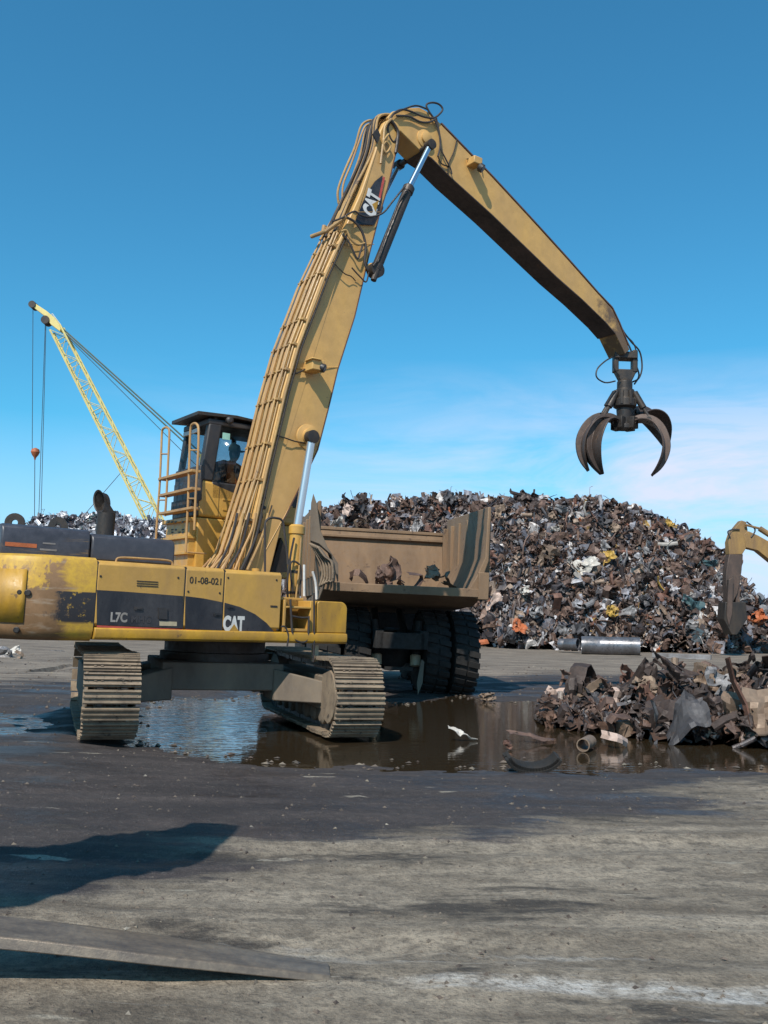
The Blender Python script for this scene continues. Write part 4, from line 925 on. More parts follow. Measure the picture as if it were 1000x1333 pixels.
# chassis
mb = MB()
for s_ in (-1, 1): mb.box(s_*.48-.09, s_*.48+.09, -1.2, 5.6, 1.0, 1.4)
mb.box(-.5, .5, -1.2, -1.05, 1.0, 1.35); mb.box(-.5, .5, 1.5, 1.7, 1.0, 1.35); mb.build('chassis', BLKSH, tk, bevel=.02)
mb = MB(); mb.cyl((-1.0, 0, .9), (1.0, 0, .9), .24, 24); mb.lathe((0, -.42, .9), (0, 1, 0), [(.18, 0), (.36, .1), (.42, .4), (.36, .7), (.2, .8)], 24); mb.build('rear_axle', BLKSH, tk)
for s_ in (-1, 1):
    mb = MB(); mb.cyl((s_*.43, -.62, .78), (s_*.5, -.5, 1.6), .085, 16); mb.build('suspension_strut', BLKSH, tk)
    mb = MB(); mb.lathe((s_*.43, -.62, .62), (0, .1, 1), [(.07, 0), (.12, .03), (.12, .24), (.08, .27)], 16); mb.build('strut_foot', STICKER, tk)
    mb = MB(); mb.cyl((s_*.3, -.3, 1.0), (s_*.3, 1.0, 2.0), .09, 14); mb.build('hoist_cylinder', BLKSH, tk)
mb = MB(); mb.box(-.3, .3, -1.0, -.9, .55, .62); mb.build('tow_bar', BLKSH, tk)
mb = MB(); p = TY(547, 886, -1.0); mb.prism([(p.x-.03, .05), (p.x+.06, .3), (p.x+.08, .75), (p.x+.02, .8), (p.x-.06, .3)], lambda a, b: (a, -.98, b), lambda a, b: (a, -.94, b)); mb.build('mud_deflector', FRAME, tk)
def wheel(x, y, s_, w=.6, R=.92):
    mb = MB(); prof = [(.45, 0), (R-.22, .0), (R-.07, .03), (R-.02, .08), (R, .16), (R, w-.16), (R-.02, w-.08), (R-.07, w-.03), (R-.22, w), (.45, w)]
    mb.lathe((x-w/2, y, R-.01), (1, 0, 0), prof, 40)
    for k in range(26):
        a = 2*math.pi*k/26
        for sd_, oo in ((0, 0), (1, .5)):
            M = Matrix.Translation((x, y, R-.01)) @ Matrix.Rotation(a+oo*2*math.pi/26, 4, 'X')
            mb.add([(xx, yy, zz) for zz in (R-.02, R+.032) for xx, yy in (((-w/2+.03, -.06), (-.02, -.11), (-.02, .01), (-w/2+.03, .06)) if sd_ == 0 else ((.02, .11), (w/2-.03, .06), (w/2-.03, -.06), (.02, -.01)))],
                   [(3, 2, 1, 0), (4, 5, 6, 7), (0, 1, 5, 4), (1, 2, 6, 5), (2, 3, 7, 6), (3, 0, 4, 7)], M)
    wh = mb.build('wheel', TYRE, tk)
    mb = MB(); mb.lathe((x-w/2*s_*.2, y, R-.01), (s_, 0, 0), [(.44, -.1), (.44, .1), (.3, .12), (.25, .02), (.1, .0)], 28); mb.build('rim', YEL, wh)
for s_ in (-1, 1):
    wheel(s_*.88, 0, s_); wheel(s_*1.53, 0, s_); wheel(s_*1.45, 4.3, s_, .58, .9)
# cab and engine deck at the front
mb = MB(); mb.box(-1.7, 1.7, 3.2, 3.3, .9, 1.9); mb.box(-1.75, 1.75, 3.6, 5.9, 1.75, 1.85); mb.box(-.7, .8, 4.6, 6.0, 1.0, 2.2); mb.box(-1.6, 1.6, 5.9, 6.1, .75, 1.3); mb.build('front_deck', BLKSH, tk, bevel=.03)
mb = MB(); mb.box(-1.6, -.3, 3.7, 5.0, 1.86, 3.15); cb = mb.build('truck_cab', YEL, tk, bevel=.06)
mb = MB(); mb.box(-1.5, -.4, 5.0, 5.012, 2.4, 3.0); mb.box(-1.612, -1.6, 3.85, 4.85, 2.4, 3.0); mb.build('window', GLASS, cb)

# ------------------------------------------------------------------ scrap prototypes
def rot_rand(r): 
    from mathutils import Euler
    return Euler((r.uniform(0, 6.3), r.uniform(0, 6.3), r.uniform(0, 6.3))).to_matrix()
def g_sheet(r, nx=4, ny=3):
    w, h = 1.0, r.uniform(.3, .85); ax = r.uniform(0, 3.1); ax2 = r.uniform(0, 3.1); f1 = r.uniform(-.3, .3); amp = r.uniform(.2, 1.0); vs = []; fs = []; sd_ = r.uniform(0, 99); cut = r.uniform(.0, .22)
    for j in range(ny+1):
        for i in range(nx+1):
            x = (i/nx-.5)*w; y = (j/ny-.5)*h; d = x*math.cos(ax)+y*math.sin(ax); d2 = x*math.cos(ax2)+y*math.sin(ax2)
            q = Vector((x*1.7+sd_, y*1.7, sd_)); nz = noise.noise_vector(q); nf = noise.noise_vector(q*3.1)
            z = abs(d-f1)*amp - abs(d2+f1*.6)*amp*.6 + nz.z*.34 + nf.z*.22
            edge = 1.0 if i in (0, nx) or j in (0, ny) else .35
            vs.append((x+nz.x*.22+nf.x*.10*edge, y+nz.y*.22+nf.y*.10*edge, z-.1))
    for j in range(ny):
        for i in range(nx):
            x = (i/nx-.5); y = (j/ny-.5)
            if noise.noise(Vector((x*3.3+sd_, y*3.3, 5))) < -.30+cut*.5 and (abs(x) > .22 or abs(y) > .22): continue
            fs.append((j*(nx+1)+i, j*(nx+1)+i+1, (j+1)*(nx+1)+i+1, (j+1)*(nx+1)+i))
    return vs, fs
def g_beam(r):
    l = 1.3; w = r.uniform(.04, .09); b = r.uniform(-.25, .25); b2 = r.uniform(-.2, .2); mb = MB(); pts = [(-l/2, 0, 0), (-l/6, b, b2*.5), (l/6, b*.6, b2), (l/2, -b*.3, 0)]
    vs = []; fs = []
    if r.random() < .5:
        for (x, y, z) in pts: vs += [(x, y-w, z-w*.6), (x, y+w, z-w*.6), (x, y+w, z+w*.6), (x, y-w, z+w*.6)]
        for i in range(3):
            for k in range(4): fs.append((4*i+k, 4*i+(k+1) % 4, 4*i+4+(k+1) % 4, 4*i+4+k))
        fs += [(3, 2, 1, 0), (12, 13, 14, 15)]
    else:
        for (x, y, z) in pts: vs += [(x, y-w*1.5, z), (x, y, z), (x, y, z+w*1.6)]
        for i in range(3):
            for k in range(2): fs.append((3*i+k, 3*i+k+1, 3*i+4+k, 3*i+3+k))
    return vs, fs
def g_block(r, k=3):
    s = [r.uniform(.22, .5), r.uniform(.15, .4), r.uniform(.12, .34)]; vs = []; idx = {}; fs = []; sd_ = r.uniform(0, 99); sh = r.uniform(-.4, .4)
    def vid(p):
        if p not in idx:
            idx[p] = len(vs); q = Vector([(p[a]/(k-1)-.5)*2*s[a] for a in range(3)]); n_ = noise.noise_vector(q*2.6+Vector((sd_, 0, 0)))*.26+noise.noise_vector(q*7+Vector((0, sd_, 0)))*.09
            q.x += q.z*sh; vs.append(tuple(q+n_))
        return idx[p]
    for a in range(3):
        for side in (0, k-1):
            for i in range(k-1):
                for j in range(k-1):
                    def P(ii, jj): p = [0, 0, 0]; p[a] = side; p[(a+1) % 3] = ii; p[(a+2) % 3] = jj; return vid(tuple(p))
                    if noise.noise(Vector((i*1.3/k*3+sd_, j*1.3/k*3, a*2+side))) > .28: continue
                    fs.append((P(i, j), P(i+1, j), P(i+1, j+1), P(i, j+1)))
    return vs, fs
def g_tube(r):
    mb = MB(); rr = r.uniform(.06, .2); b = r.uniform(-.1, .1); mb.tube([(-.6, 0, 0), (0, b, 0), (.6, 0, b)], rr, 9, False); mb.tube([(-.6, 0, 0), (0, b, 0), (.6, 0, b)], rr*.82, 9, False); return mb.v, mb.f
def g_curl(r):
    vs = []; fs = []; w = r.uniform(.12, .3); n = 7; a0 = r.uniform(2.0, 4.5)
    for i in range(n+1):
        a = a0*i/n; R = .42+.1*math.sin(3*a+w*9)
        for k in (-1, 0, 1): vs.append((R*math.cos(a)+r.uniform(-.03, .03), k*w+.1*a*.5, R*math.sin(a)+r.uniform(-.03, .03)+(.05 if k == 0 else 0)))
    for i in range(n):
        for k in range(2): fs.append((3*i+k, 3*i+k+1, 3*i+4+k, 3*i+3+k))
    return vs, fs
def g_rods(r):
    mb = MB()
    for _ in range(5):
        a = [r.uniform(-.6, .6), r.uniform(-.2, .2), r.uniform(-.2, .2)]; b = [c+r.uniform(-.35, .35) for c in a]; b[0] += r.choice((-.6, .6)); c_ = [x+r.uniform(-.25, .25) for x in b]
        mb.tube([a, b, c_], .022, 4, False)
    return mb.v, mb.f
GEN = [g_sheet]*7+[g_beam]*3+[g_block]*6+[g_tube]*2+[g_curl]*3+[g_rods]*1
KN = {g_sheet: ('scrap_sheet', 'crumpled sheet'), g_beam: ('scrap_bar', 'bent bar'), g_block: ('scrap_casing', 'crushed casing'), g_tube: ('scrap_pipe', 'short pipe'), g_curl: ('scrap_band', 'curled metal band'), g_rods: ('scrap_rods', 'bundle of bent rods')}
rp_ = random.Random(11); PROT = [(gf, gf(rp_)) for gf in GEN for _ in range(3)]
def heap(name, hf, region, count, size, mat, label, seed, core_step=.5, flat=.0):
    import numpy as np
    r = random.Random(seed); x0, x1, y0, y1 = region; V = []; Fc = []; nv = 0
    # core surface
    nx_ = int((x1-x0)/core_step)+1; ny_ = int((y1-y0)/core_step)+1
    grid = {}; 
    for j in range(ny_):
        for i in range(nx_):
            x = x0+i*core_step; y = y0+j*core_step; V.append((x, y, hf(x, y)-size*.35 + r.uniform(-.2, .2)*size))
    for j in range(ny_-1):
        for i in range(nx_-1):
            if hf(x0+i*core_step, y0+j*core_step) > .02: Fc.append((j*nx_+i, j*nx_+i+1, (j+1)*nx_+i+1, (j+1)*nx_+i))
    nv = len(V); k = 0; tries = 0
    while k < count and tries < count*8:
        tries += 1; x = r.uniform(x0, x1); y = r.uniform(y0, y1)
        h = hf(x, y)
        if h < .03: continue
        # favour the side that faces the yard
        if hf(x, y-.6) > h+.3 and r.random() < .8: continue
        gf, (vs, fs) = r.choice(PROT); s = size*r.choice((.45, .6, .7, .85, 1.0, 1.0, 1.4, 1.9) if size > .3 else (.5, .7, .8, 1.0, 1.0, 1.3)); M = rot_rand(r); c = Vector((x, y, h+r.uniform(-.15, .3)*s*(1 if h > .5 else .5)))
        if c.z < s*.2 : c.z = s*.2
        V += [tuple(M @ Vector(p)*s+c) for p in vs]; Fc += [tuple(i+nv for i in f) for f in fs]; nv += len(vs); k += 1
    me = bpy.data.meshes.new(name); me.from_pydata(V, [], Fc); me.materials.append(mat); o = bpy.data.objects.new(name, me); C.objects.link(o)
    tag(o, label, 'scrap', kind='stuff'); return o
PCACHE = {}
def piece(gf, k, mat, thick=True):
    key = (gf, k, mat.name)
    if key not in PCACHE:
        r = random.Random(k*31+5); vs, fs = g_sheet(r, 13, 9) if gf is g_sheet else g_block(r, 7) if gf is g_block else gf(r)
        me = bpy.data.meshes.new(KN[gf][0]); me.from_pydata(vs, [], fs); me.materials.append(mat)
        bm = bmesh.new(); bm.from_mesh(me); bmesh.ops.recalc_face_normals(bm, faces=bm.faces)
        if gf in (g_sheet, g_curl): bmesh.ops.solidify(bm, geom=bm.faces[:], thickness=.02)
        bm.to_mesh(me); bm.free(); me.shade_smooth(); me.set_sharp_from_angle(angle=R_(12)); PCACHE[key] = me
    return PCACHE[key]
def put(gf, k, colour, loc, size, rot, label, group=None, stretch=(1, 1, 1), cat='scrap metal'):
    me = piece(gf, k, SM[colour]); o = bpy.data.objects.new(KN[gf][0], me); C.objects.link(o)
    o.location = loc; o.rotation_euler = rot; o.scale = tuple(size*s for s in stretch); tag(o, label, cat, group); return o

# main heap
prof_px = [(300, 760), (330, 725), (375, 692), (410, 662), (440, 654), (470, 651), (520, 654), (560, 644), (600, 648), (640, 651), (700, 648), (760, 652), (820, 657), (850, 673), (890, 688), (925, 706), (945, 735), (962, 775), (990, 815), (1020, 845)]
YTOP = 60.0
PR = [(at(x, y, YTOP).x, max(0, at(x, y, YTOP).z-.3)) for x, y in prof_px]
def ztop(x):
    if x <= PR[0][0]: return max(0, PR[0][1]-(PR[0][0]-x)*.9)
    if x >= PR[-1][0]: return max(0, PR[-1][1]-(x-PR[-1][0])*.5)
    for (a, b), (c, d) in zip(PR[:-1], PR[1:]):
        if a <= x <= c: return b+(d-b)*(x-a)/(c-a)
def hmain(x, y):
    zt_ = ztop(x)
    if zt_ <= 0: return 0
    yf = 57-.30*max(0, x+2) if x < 18 else 51.0; yf = max(yf, 50.5)
    yf += 1.2*noise.noise(Vector((x*.3, 0, 5)))
    k = min(1, max(0, (y-yf)/(YTOP-yf))); b = min(1, max(0, (72-y)/10))
    return zt_*(k**.8)*b**.8 + (noise.noise(Vector((x*.45, y*.45, 2)))*.7 if k > .1 else 0)*min(1, k*3)
heap('scrap_heap', hmain, (-16, 28, 49.5, 72), 25000, .44, HEAP, 'huge brown heap of mixed scrap metal filling the yard behind the dump truck', 3, .6)
def hsil(x, y):
    top = 8.0-.03*abs(x+20)
    if x < -24.5: top -= (-24.5-x)*.55
    k = min(1, max(0, (y-56)/8)); b = min(1, max(0, (74-y)/8)); e = min(1, max(0, (x+36)/3))*min(1, max(0, (-9-x)/4))
    return max(0, (top*k**.8+noise.noise(Vector((x*.5, y*.5, 4)))*.7))*b*e
heap('shredded_metal_heap', hsil, (-36, -9, 55, 74), 8500, .36, SILV, 'glinting silver heap of shredded metal beyond the black engine hood', 5, .6)
def hbk(x, y):
    d = math.hypot((x-42)/13, (y-80)/10); return max(0, 9.5*(1-d))
heap('far_scrap_heap', hbk, (28, 56, 69, 91), 1600, .8, HEAP, 'brown scrap heap at the right edge behind the small excavator arm', 6, .8)

# countable larger pieces on the main heap, placed over its yard side
r = random.Random(21); cols = ['rust brown']*7+['dark brown']*5+['dark grey']*5+['dusty tan']*3+['pale grey']*4+['reddish brown']*2+['faded white']*3
cnt = 0
while cnt < 230:
    x = r.uniform(-6, 25); y = r.uniform(51, 60.5); h = hmain(x, y)
    if h < .3: continue
    gf = r.choice([g_sheet, g_sheet, g_sheet, g_beam, g_beam, g_block, g_block, g_curl, g_tube]); c = r.choice(cols); s = r.uniform(.5, 1.15)
    nm = KN[gf][1]
    put(gf, r.randrange(4), c, (x, y-.3, h+.25), s, (r.uniform(0, 6), r.uniform(0, 6), r.uniform(0, 6)), f'{c} {nm} among the metal of the big heap', f'{c} {nm} pieces on the big heap'); cnt += 1
def hp(px, py):                            # where the view ray meets the main heap
    d = ray(px, py); t_ = 46.0
    while t_ < 75:
        p = EYE+d*t_
        if p.z < hmain(p.x, p.y)+.25: return p
        t_ += .1
    return EYE+d*58
notable = [(g_sheet, 'off white', 762, 733, 1.5, 'large cream crumpled sheet standing out in the middle of the heap'), (g_sheet, 'pinkish white', 643, 782, 1.15, 'pinkish white torn panel low on the heap right of the truck body'),
  (g_block, 'off white', 684, 768, .7, 'small white crushed tin between the truck and the middle of the heap'), (g_sheet, 'dusty tan', 890, 702, 1.2, 'pale tan square panel near the right shoulder of the heap'),
  (g_sheet, 'yellow', 790, 722, 1.1, 'yellow bent panel right of the large cream sheet'), (g_block, 'yellow', 797, 796, .8, 'small bright yellow box low on the heap above the steel pipe'),
  (g_sheet, 'yellow', 875, 683, .9, 'yellowish panel on the crest near the right shoulder'), (g_sheet, 'teal', 900, 786, 1.4, 'dark teal panel low in the heap near the small excavator'),
  (g_sheet, 'orange', 677, 814, 1.1, 'orange bent panel at the heap foot behind the truck wheels'), (g_curl, 'orange', 627, 838, .9, 'orange red curl at the very foot of the heap beside the truck tyre'),
  (g_block, 'orange', 987, 803, 1.1, 'orange red casing at the heap foot by the right edge'), (g_beam, 'off white', 764, 664, 1.1, 'thin white strip sticking up near the crest of the heap'),
  (g_beam, 'reddish brown', 772, 674, 1.3, 'slanting reddish bar just under the crest of the heap'), (g_sheet, 'pale grey', 727, 662, 1.2, 'pale domed sheet close to the crest of the heap'),
  (g_sheet, 'pinkish white', 516, 650, .8, 'white lump on the crest above the truck body'), (g_sheet, 'off white', 437, 679, .9, 'white rounded panel beside the left wall of the truck body'),
  (g_block, 'pinkish white', 453, 664, .9, 'pale crushed box on the crest left of the truck body'), (g_sheet, 'pale grey', 815, 797, 1.1, 'light grey sheet to the right of the small yellow box'),
  (g_block, 'pale grey', 699, 796, .9, 'pale grey crushed tin below the small white tin'), (g_beam, 'yellow', 861, 760, .9, 'short upright yellow strip right of the heap middle'),
  (g_beam, 'pale grey', 848, 738, 1.1, 'pale grey bar leaning left near the yellow strip'), (g_sheet, 'teal', 921, 734, 1.1, 'bluish dark panel on the right slope of the heap'),
  (g_sheet, 'pale grey', 738, 822, 1.2, 'grey bent sheet just above the small steel drum'), (g_block, 'dark grey', 665, 826, 1.2, 'dark grey crushed hood at the left foot of the heap'),
  (g_block, 'dusty tan', 800, 687, .8, 'tan box near the crest right of centre'), (g_beam, 'off white', 873, 713, .9, 'small white bar lying under the tan square panel'),
  (g_curl, 'dark brown', 670, 643, 1.0, 'dark round curl poking above the crest of the heap'), (g_block, 'dark brown', 471, 648, 1.0, 'dark tangled lump on the crest above the left of the truck body')]
for k, (gf, c, px, py, s, lb_) in enumerate(notable):
    p = hp(px, py); rr = random.Random(k+90)
    rot = (R_(90)+rr.uniform(-.5, .5), rr.uniform(-.6, .6), rr.uniform(-.4, .4)) if gf is not g_beam else (0, R_(60), rr.uniform(0, 2))
    put(gf, k % 4, c, p-ray(px, py)*.6, s*.85, rot, lb_)
# steel pipes and long pale beam at the foot of the heap
def rodthing(name, a, b, r, mat, label, cat, hollow=True, n=28):
    M = Matrix.Translation(a); o = MB(); d = Vector(b)-Vector(a)
    if hollow: o.lathe((0, 0, 0), d, [(r*.86, d.length-.01), (r*.86, .0), (r, 0), (r*1.0, d.length*.3), (r*.985, d.length*.31), (r*.985, d.length*.33), (r, d.length*.34), (r, d.length), (r*.86, d.length)], n, caps=False)
    else: o.tube([(0, 0, 0), d], r, n)
    ob = o.build(name, mat); ob.location = a; tag(ob, label, cat); return ob
STEEL = worn('grey_steel_pipe', (.22, .22, .24), dirt=(.08, .07, .065), amt=.5, rough=.35, metal=.6, scale=1.2)
rodthing('steel_pipe', on_z(757, 851, 0)+Vector((0, 0, .42)), on_z(833, 853, 0)+Vector((0, 0, .42)), .46, STEEL, 'large grey steel pipe lying at the foot of the scrap heap', 'pipe')
rodthing('steel_drum', on_z(729, 849, 0)+Vector((0, 0, .4)), on_z(753, 850, 0)+Vector((0, 0, .45)), .3, STEEL, 'smaller shiny steel drum left of the large grey pipe', 'drum')
a = on_z(850, 856, 0); b_ = on_z(926, 859, 0); mb = MB(); mb.box(0, (b_-a).length, -.1, .1, 0, .22); mb.box(0, (b_-a).length, -.22, -.1, .0, .04)
ob = mb.build('steel_girder', SM['pale grey'], bevel=.01); ob.location = a; ob.rotation_euler = (0, 0, math.atan2((b_-a).y, (b_-a).x)); tag(ob, 'long pale grey girder lying flat at the heap foot right of the pipe', 'girder')

# ------------------------------------------------------------------ near right scrap pile, standing in the puddle
def hnear(x, y):
    d = ((x-7.2)/4.7)**2+((y-15.3)/3.0)**2
    if d > 1: return 0
    pk = noise.noise(Vector((x*.9, y*.9, 3)))+.5*noise.noise(Vector((x*2.3, y*2.3, 8)))
    return max(0, .92*(1-d)**.45*(.62+.55*pk)*(.75+.25*sstep(3.5, 6, x)))
heap('near_scrap_pile', hnear, (2.6, 12.4, 12.2, 18.4), 4200, .21, HEAPN, 'tangle of small rusty scrap heaped at the right end of the puddle', 9, .25)
r = random.Random(5); n_ = 0
while n_ < 190:
    x = r.uniform(2.6, 8.2); y = r.uniform(12.2, 17.6); h = hnear(x, y)
    if h < .04 and (y > 13.6 or r.random() < .9): continue
    if h < .04 and ((x-7.3)/5.0)**2+((y-15.3)/3.3)**2 > 1: continue
    gf = r.choice([g_sheet, g_sheet, g_curl, g_block, g_block, g_beam, g_tube]); c = r.choice(['rust brown']*6+['dark brown']*9+['dusty tan']*2+['reddish brown']*3+['pale grey', 'dark grey', 'dark grey', 'dark grey', 'pinkish white'])
    s = r.uniform(.18, .50) if gf is not g_beam else r.uniform(.3, .7)
    put(gf, r.randrange(8), c, (x, y, max(h, .02)+.10), s, (r.uniform(-1.5, 1.5), r.uniform(-1.5, 1.5), r.uniform(0, 6)), f'{c} {KN[gf][1]} in the near pile at the puddle', f'{c} {KN[gf][1]} pieces in the near pile'); n_ += 1
r2 = random.Random(31); n_ = 0
while n_ < 46:
    x = r2.uniform(2.7, 7.6); y = r2.uniform(12.4, 16.6); h = hnear(x, y)
    if h < .18: continue
    c = r2.choice(['rust brown']*3+['dark brown']*3+['dusty tan', 'dark grey', 'reddish brown', 'pale grey', 'pale grey', 'faded white']); k_ = r2.randrange(8)
    put(g_sheet, k_, c, (x, y-.1, h+.22), r2.uniform(.36, .68), (r2.uniform(.5, 1.5), r2.uniform(-.8, .8), r2.uniform(-1, 1)), f'{c} crumpled sheet in the near pile at the puddle', f'{c} crumpled sheet pieces in the near pile', (1, r2.uniform(.7, 1.1), 1.3)); n_ += 1
near = [(g_sheet, 'dark brown', 770, 905, .75, (1.3, .2, .3), 15.5, 'dark upright folded plate at the left of the near pile'),
  (g_sheet, 'reddish brown', 815, 885, .7, (1.4, .3, .7), 16.2, 'reddish upright plate at the back of the near pile'), (g_curl, 'dark brown', 762, 888, .6, (0, .2, 1.0), 15.8, 'dark curled band standing at the left end of the near pile'),
  (g_sheet, 'dark grey', 885, 950, .8, (.6, -.2, .2), 12.9, 'large dark grey torn sheet low at the front of the near pile'), (g_sheet, 'dusty tan', 990, 925, 1.0, (1.4, .1, -.3), 12.9, 'large tan bent plate at the right edge of the photo'),
  (g_sheet, 'dusty tan', 925, 885, .55, (1.2, .1, -.6), 15.0, 'tan upright sheet near the top right of the near pile'), (g_curl, 'pinkish white', 800, 974, .4, (1.5, .2, .5), 12.6, 'pale pinkish curled strip lying in the water before the near pile'),
  (g_sheet, 'dark brown', 865, 890, .9, (1.0, .5, .1), 15.0, 'broad dark brown sheet arched over the middle of the near pile'), (g_beam, 'reddish brown', 958, 905, .8, (0, 1.25, .3), 12.8, 'reddish leaning bar against the tan plate at the right')]
for k, (gf, c, px, py, s, rot, Yd, lb_) in enumerate(near):
    p = at(px, py, Yd); p.z = max(p.z, .05); put(gf, (k*3) % 8, c, p, s, rot, lb_)
# ring-like tube end lying in the water
p = on_z(757, 976, 0); rodthing('pipe_offcut', p+Vector((-.0, -.1, .07)), p+Vector((.18, .3, .07)), .085, SM['dusty tan'], 'short pipe offcut with open round end at the front of the near pile', 'pipe', True, 20)
# tyre tread segment on the shore
mb = MB(); n = 22
for k in range(n):
    a = R_(200+140*k/(n-1)); R0 = .42; cx, cz_ = R0*math.cos(a), R0*math.sin(a)+.44
    M = Matrix.Translation((cx*1.0, 0, cz_*.55)) @ Matrix.Rotation(-(a+math.pi/2), 4, 'Y')
    mb.box(-.035, .035, -.13, .13, -.02, .03, M); mb.box(-.022, .022, -.15, -.02, -.06, -.02, M); mb.box(-.022, .022, .02, .15, -.06, -.02, M)
ob = mb.build('tyre_tread', TYRE, smooth=False); p = on_z(692, 1003, 0); ob.location = (p.x, p.y, .03); ob.rotation_euler = (.25, 0, .1); ob.scale = (.68, .7, .75); tag(ob, 'curved black strip of tyre tread lying on the near shore of the puddle', 'tyre tread')
p = on_z(605, 965, -.02)
put(g_sheet, 2, 'off white', p+Vector((0, 0, .1)), .42, (.3, .3, .2), 'white crumpled sheet floating in the middle of the puddle', stretch=(1, .5, .5), cat='litter')
p = on_z(635, 912, 0); put(g_block, 1, 'dusty tan', p+Vector((0, 0, .08)), .3, (.1, 0, .4), 'pale tan lump on the mud in front of the truck wheels', stretch=(1.2, 1, .6), cat='rubble')
p = on_z(661, 975, 0); put(g_block, 3, 'reddish brown', p+Vector((0, 0, .06)), .16, (0, .5, 0), 'small rusty stub poking out of the puddle', cat='rubble')
p = on_z(690, 965, 0); put(g_sheet, 3, 'rust brown', p+Vector((0, 0, .06)), .5, (.1, .1, .1), 'flat rusty sheet half sunk in the puddle behind the tread', stretch=(1.2, .8, .3))
for k, (px, py, s) in enumerate(((4, 860, .6), (14, 856, .5), (22, 862, .4))):
    p = on_z(px, py, 0); put((g_block, g_sheet, g_curl)[k], k, ('pale grey', 'off white', 'dusty tan')[k], p+Vector((0, 0, .2)), s, (k, .4, k), ('pale grey lump at the left edge beneath the counterweight', 'white crumpled scrap beside the pale grey lump at the left edge', 'tan curled scrap right of the lumps at the left edge')[k], cat='rubble')
# small things lying in the truck body
for k, (gf, c, x, y, s) in enumerate(((g_block, 'dusty tan', 563, 742, .36), (g_curl, 'rust brown', 466, 750, .45), (g_sheet, 'rust brown', 520, 746, .8), (g_block, 'rust brown', 494, 748, .4), (g_curl, 'rust brown', 540, 752, .4), (g_sheet, 'dusty tan', 585, 757, .5), (g_sheet, 'rust brown', 505, 754, .7))):
    p = MT @ TY(x, y+4, YR+1.0); put(gf, k % 4, c, p, s, (1.2, .3*k, .4*k), ('pale boxy casing lying in the truck body', 'rusty curled band in the left of the truck body', 'rusty sheet leaning in the truck body', 'rusty crushed box in the truck body', 'small rusty curl in the truck body', 'tan sheet at the right of the truck body', 'rusty sheet at the tail of the truck body')[k])

# ------------------------------------------------------------------ foreground steel plank, added shadow caster beside the camera
def bar_pts(): 
    tip = on_z(428, 1268, .01); far = on_plane(-120, 1190, (0, tip.y-.05, 0), Vector((0, 1, 0))); return tip, far
tip = on_z(428, 1266, .02); a2 = on_plane(0, 1224, (0, tip.y, 0), Vector((-.12, 1, 0)).normalized())
print('PLANK', tip, a2)
d = (a2-tip); a2 = tip+d*1.5; L2 = (a2-tip).length; xa = (a2-tip).normalized(); ya = Vector((0, 0, 1)).cross(xa).normalized(); za = xa.cross(ya)
M = Matrix((xa, ya, za)).transposed().to_4x4(); M.translation = tip
mb = MB(); N = 14; vs = []; fs = []
for i in range(N+1):
    s = i/N; x = L2*s; wN = .10+.05*min(1, s*3)+.02*s; tN = .03+.035*min(1, s*1.6); bow = .03*math.sin(s*2.5)
    for (yy, zz) in ((-wN, -.012), (wN, -.012), (wN*.9, tN*.55), (-.1*wN, tN), (-wN*.96, tN*.3)): vs.append((x, yy, zz+bow))
for i in range(N):
    for k in range(5): fs.append((5*i+k, 5*i+(k+1) % 5, 5*i+5+(k+1) % 5, 5*i+5+k))
fs += [(4, 3, 2, 1, 0), tuple(range(5*N, 5*N+5))]
mb.add(vs, fs)
m, t, b = nt('worn_fork_steel'); g = NG(t); n1 = g.noise(g.coord((.6, 3, 1)), 5, 8, .7); n2 = g.noise(g.coord(), 30, 5, .7)
cc = g.mix(g.ramp(n1, [(.35, 0.0), (.65, 1.0)]), (.10, .08, .065), (.25, .195, .14)); g.link(g.mix(g.ramp(n2, [(.4, .4), (.6, 0.0)]), cc, (.07, .06, .055)), b.inputs['Base Color']); b.inputs['Metallic'].default_value = .35
g.link(g.ramp(n1, [(.3, .5), (.7, .36)]), b.inputs['Roughness']); g.bump(n2, b, .35, .006)
fork = mb.build('steel_fork_blade', m, bevel=.006, ang=25); fork.matrix_world = M; tag(fork, 'long tapered steel fork blade resting its tip on the ground at the bottom left', 'fork blade')

# unseen slab added out of frame to the left, outline shaped to cast the ground shadow
sh_px = [(0, 1130), (40, 1124), (90, 1107), (140, 1102), (195, 1092), (235, 1084), (291, 1089), (270, 1110), (240, 1130), (190, 1140), (120, 1150), (40, 1186), (-60, 1200), (-220, 1200), (-220, 1130)]
tr_ = -sd; 
def back(px, py, h): p = on_z(px, py, .02); return p + sd*(h/sd.z)
zb_ = 3.4; rj = random.Random(3); sh_px = [q for a_, b_ in zip(sh_px, sh_px[1:]+sh_px[:1]) for q in ([a_]+[(a_[0]+(b_[0]-a_[0])*f_/5+rj.uniform(-3, 3), a_[1]+(b_[1]-a_[1])*f_/5+rj.uniform(-2.2, 2.2)) for f_ in range(1, 5)])]; poly = [back(x, y, zb_) for x, y in sh_px]
print('CASTER', [tuple(round(c, 2) for c in p) for p in poly])
bk = Matrix.Translation(poly[3]); 
mb = MB(); o_ = poly[3]; mb.prism([(p.x-o_.x, p.y-o_.y) for p in poly], lambda a, b: (a, b, 0), lambda a, b: (a*.97-.05, b*.9, .5))
mb.tube([(-.6, -.6, .2), (-2.2, -2.6, -1.0), (-2.6, -3.2, -3.2)], .14, 8)
ob = mb.build('shadow_caster', FRAME, bevel=.02); ob.location = o_; tag(ob, 'unseen slab standing in for a raised bucket, added left of the picture to cast a shadow', 'shadow caster')

